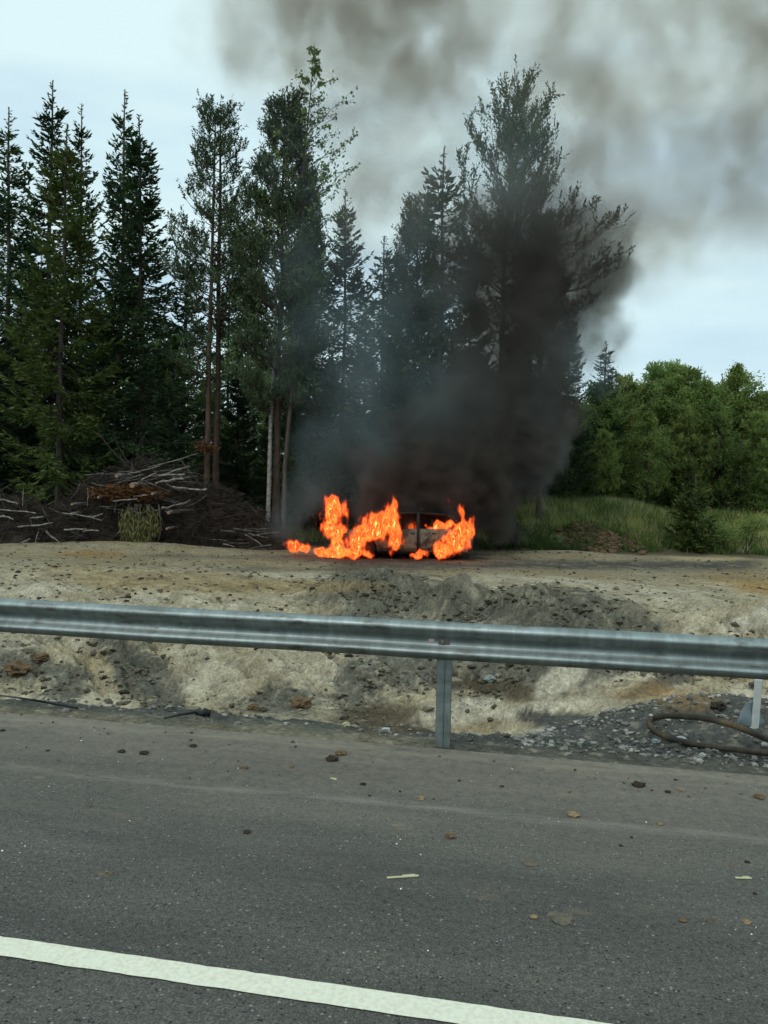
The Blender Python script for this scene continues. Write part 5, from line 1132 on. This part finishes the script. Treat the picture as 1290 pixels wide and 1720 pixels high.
# ================================================================== FLAMES
def flame_mat():
    m = bpy.data.materials.new('flame'); m.use_nodes = True; t = m.node_tree; N = t.nodes; L = t.links; N.clear()
    o_ = N.new('ShaderNodeOutputMaterial'); e = N.new('ShaderNodeEmission'); tcn = N.new('ShaderNodeTexCoord'); mp_ = N.new('ShaderNodeMapping'); mp_.inputs['Scale'].default_value = (1, 1, .42)
    L.new(tcn.outputs['Object'], mp_.inputs[0]); n_ = N.new('ShaderNodeTexNoise'); n_.inputs['Scale'].default_value = 9.0; n_.inputs['Detail'].default_value = 3; n_.inputs['Roughness'].default_value = .55; n_.inputs['Distortion'].default_value = .6; L.new(mp_.outputs[0], n_.inputs['Vector'])
    r_ = N.new('ShaderNodeValToRGB'); E = r_.color_ramp.elements
    for k_ in range(3): E.new(.5)
    for e_, (p, c) in zip(E, [(.20, (.60, .035, .008)), (.34, (.98, .095, .018)), (.47, (1.05, .165, .03)), (.60, (1.15, .29, .055)), (.76, (1.3, .50, .14))]): e_.position = p; e_.color = (*c, 1)
    ha = N.new('ShaderNodeAttribute'); ha.attribute_name = 'heat'
    m1 = N.new('ShaderNodeMath'); m1.operation = 'MULTIPLY_ADD'; m1.inputs[1].default_value = .16; L.new(ha.outputs['Fac'], m1.inputs[0])
    m0 = N.new('ShaderNodeMath'); m0.operation = 'MULTIPLY_ADD'; m0.inputs[1].default_value = 1.05; m0.inputs[2].default_value = -.13; L.new(n_.outputs['Fac'], m0.inputs[0]); L.new(m0.outputs[0], m1.inputs[2])
    L.new(m1.outputs[0], r_.inputs[0]); L.new(r_.outputs[0], e.inputs[0]); e.inputs[1].default_value = 1.0
    # flame gas is partly see-through where thin
    tr_ = N.new('ShaderNodeBsdfTransparent'); ms = N.new('ShaderNodeMixShader'); n2 = N.new('ShaderNodeTexNoise'); n2.inputs['Scale'].default_value = 12; n2.inputs['Detail'].default_value = 3; L.new(mp_.outputs[0], n2.inputs['Vector'])
    r2 = N.new('ShaderNodeValToRGB'); r2.color_ramp.elements[0].position = .34; r2.color_ramp.elements[1].position = .47; r2.color_ramp.elements[0].color = (.12, .12, .12, 1); m2 = N.new('ShaderNodeMath'); m2.operation = 'MULTIPLY_ADD'; m2.inputs[1].default_value = .22; L.new(ha.outputs['Fac'], m2.inputs[0]); L.new(n2.outputs['Fac'], m2.inputs[2])
    L.new(m2.outputs[0], r2.inputs[0])
    L.new(r2.outputs[0], ms.inputs[0]); L.new(tr_.outputs[0], ms.inputs[1]); L.new(e.outputs[0], ms.inputs[2]); L.new(ms.outputs[0], o_.inputs[0])
    return m
M['flame'] = flame_mat()
def gas_mat():
    m = bpy.data.materials.new('burning_gas'); m.use_nodes = True; t = m.node_tree; t.nodes.clear(); N = t.nodes; L = t.links
    o_ = N.new('ShaderNodeOutputMaterial'); e = N.new('ShaderNodeEmission'); a = N.new('ShaderNodeAttribute'); a.attribute_name = 'density'
    r_ = N.new('ShaderNodeValToRGB'); E = r_.color_ramp.elements; E.new(.3); E.new(.6)
    for e_, (p, c) in zip(E, [(0, (1, .05, .006)), (.12, (1, .10, .014)), (.35, (1, .17, .028)), (.7, (1, .30, .07))]): e_.position = p; e_.color = (*c, 1)
    k = N.new('ShaderNodeMath'); k.operation = 'MULTIPLY'; k.inputs[1].default_value = 24.0
    L.new(a.outputs['Fac'], r_.inputs[0]); L.new(a.outputs['Fac'], k.inputs[0]); L.new(r_.outputs[0], e.inputs[0]); L.new(k.outputs[0], e.inputs[1]); L.new(e.outputs[0], o_.inputs['Volume'])
    return m
M['gas'] = gas_mat()
def flame(label, blobs, D, lat=.6, seed=0., thr=.88):
    """blobs: px, py, rx px, ry px"""
    cs = [(at(a, b, D), rx/FPX*D, rz/FPX*D) for a, b, rx, rz in blobs]
    lo = (min(c.x-rx*1.6 for c, rx, rz in cs), D-lat*1.5, min(c.z-rz*1.5 for c, rx, rz in cs)); hi = (max(c.x+rx*1.6 for c, rx, rz in cs), D+lat*1.5, max(c.z+rz*2.2 for c, rx, rz in cs))
    X, Y, Z = lattice(lo, hi, (.024, .045, .024))
    # turbulent, upward-stretched warping
    w1 = .17*fbm(X*2.2+seed, Y*2.2, Z*1.5+seed, 3, .6); w2 = .14*fbm(X*2.2+seed+20, Y*2.2, Z*1.5, 3, .6)
    F = np.zeros_like(X)
    for c, rx, rz in cs:
        dy = (Y-D)/min(lat, rx*1.3); dz = Z+w2*1.3-c.z; rzz = np.where(dz > 0, rz*1.15, rz*.9)
        d = np.sqrt(((X+w1-c.x)/rx)**2 + dy**2 + (dz/rzz)**2); F = np.maximum(F, 1.35-d*.85)
    F = F + .95*fbm(X*4.2+seed+.8*w1, Y*3, Z*2.0, 3, .55) + .85*fbm(X*9.5+seed, Y*7, Z*4.6, 3, .6)*np.clip(F, 0, 1) - .03
    F[[0, -1]] = 0; F[:, [0, -1]] = 0; F[:, :, [0, -1]] = 0
    soft = F.copy()
    me_ = lattice_volume('flame', lo, hi, np.clip(F, 0, 2), to_mesh=thr); me_.materials.clear(); me_.materials.append(M['flame'])
    me_.polygons.foreach_set('material_index', np.zeros(len(me_.polygons), np.int32)); me_.polygons.foreach_set('use_smooth', np.ones(len(me_.polygons), bool))
    # origin at the foot of the flame
    v = np.empty(len(me_.vertices)*3, np.float32); me_.vertices.foreach_get('co', v); v = v.reshape(-1, 3)
    heat = np.zeros(len(v), np.float32)
    for c, rx, rz in cs: heat = np.maximum(heat, 1.25 - np.sqrt(((v[:, 0]-c.x)/rx)**2 + ((v[:, 2]-c.z)/rz)**2))
    at__ = me_.attributes.new('heat', 'FLOAT', 'POINT'); at__.data.foreach_set('value', np.clip(heat, 0, 1.25))
    o0 = np.array([v[:, 0].mean(), D, v[:, 2].min()]); me_.vertices.foreach_set('co', (v-o0).ravel()); me_.update()
    o_ = link('flame', me_, None, tuple(o0)); tag(o_, label, 'flame', 'flames of the car fire')
    soft = np.clip(soft - .50, 0, .9)
    gas = lattice_volume('flame_gas', lo, hi, soft, M['gas']); gas.parent = o_; gas.location = tuple(-o0); gas['kind'] = 'stuff'
flame('tall rounded orange flame left of the car', [(559, 866, 20, 24), (553, 885, 15, 20), (570, 893, 14, 22), (562, 846, 10, 12), (572, 915, 18, 16), (566, 930, 20, 9)], 23.2, .4, 1.0)
flame('wide orange flame over the left half of the car, with a pointed tip', [(614, 892, 16, 22), (636, 886, 22, 20), (655, 878, 16, 24), (665, 854, 7, 17), (602, 915, 12, 20), (630, 898, 16, 8), (664, 908, 11, 28), (592, 929, 26, 8), (618, 931, 12, 7), (642, 868, 11, 11)], 22.85, .32, 5.0)
flame('leaning orange flame at the right end of the car', [(766, 912, 22, 20), (778, 893, 16, 20), (752, 924, 24, 11), (790, 878, 8, 14), (776, 860, 5, 14), (742, 930, 16, 7)], 22.9, .35, 9.0)
flame('thin orange flame licking over the windows behind the right end', [(740, 885, 18, 8), (722, 886, 10, 5), (757, 880, 10, 8)], 23.4, .25, 12.0)
flame('low flame running along the ground left of the fire', [(492, 920, 13, 7), (512, 923, 11, 6), (535, 928, 14, 6), (502, 916, 8, 6), (550, 931, 12, 5)], 23.3, .25, 15.0)
flame('small flame on the ground under the car doors', [(705, 931, 9, 6), (716, 930, 6, 6), (698, 934, 8, 4)], 22.8, .15, 18.0)
flame('dull red flame inside the car behind the pillar', [(690, 883, 12, 9), (668, 870, 8, 10)], 24.2, .3, 21.0)
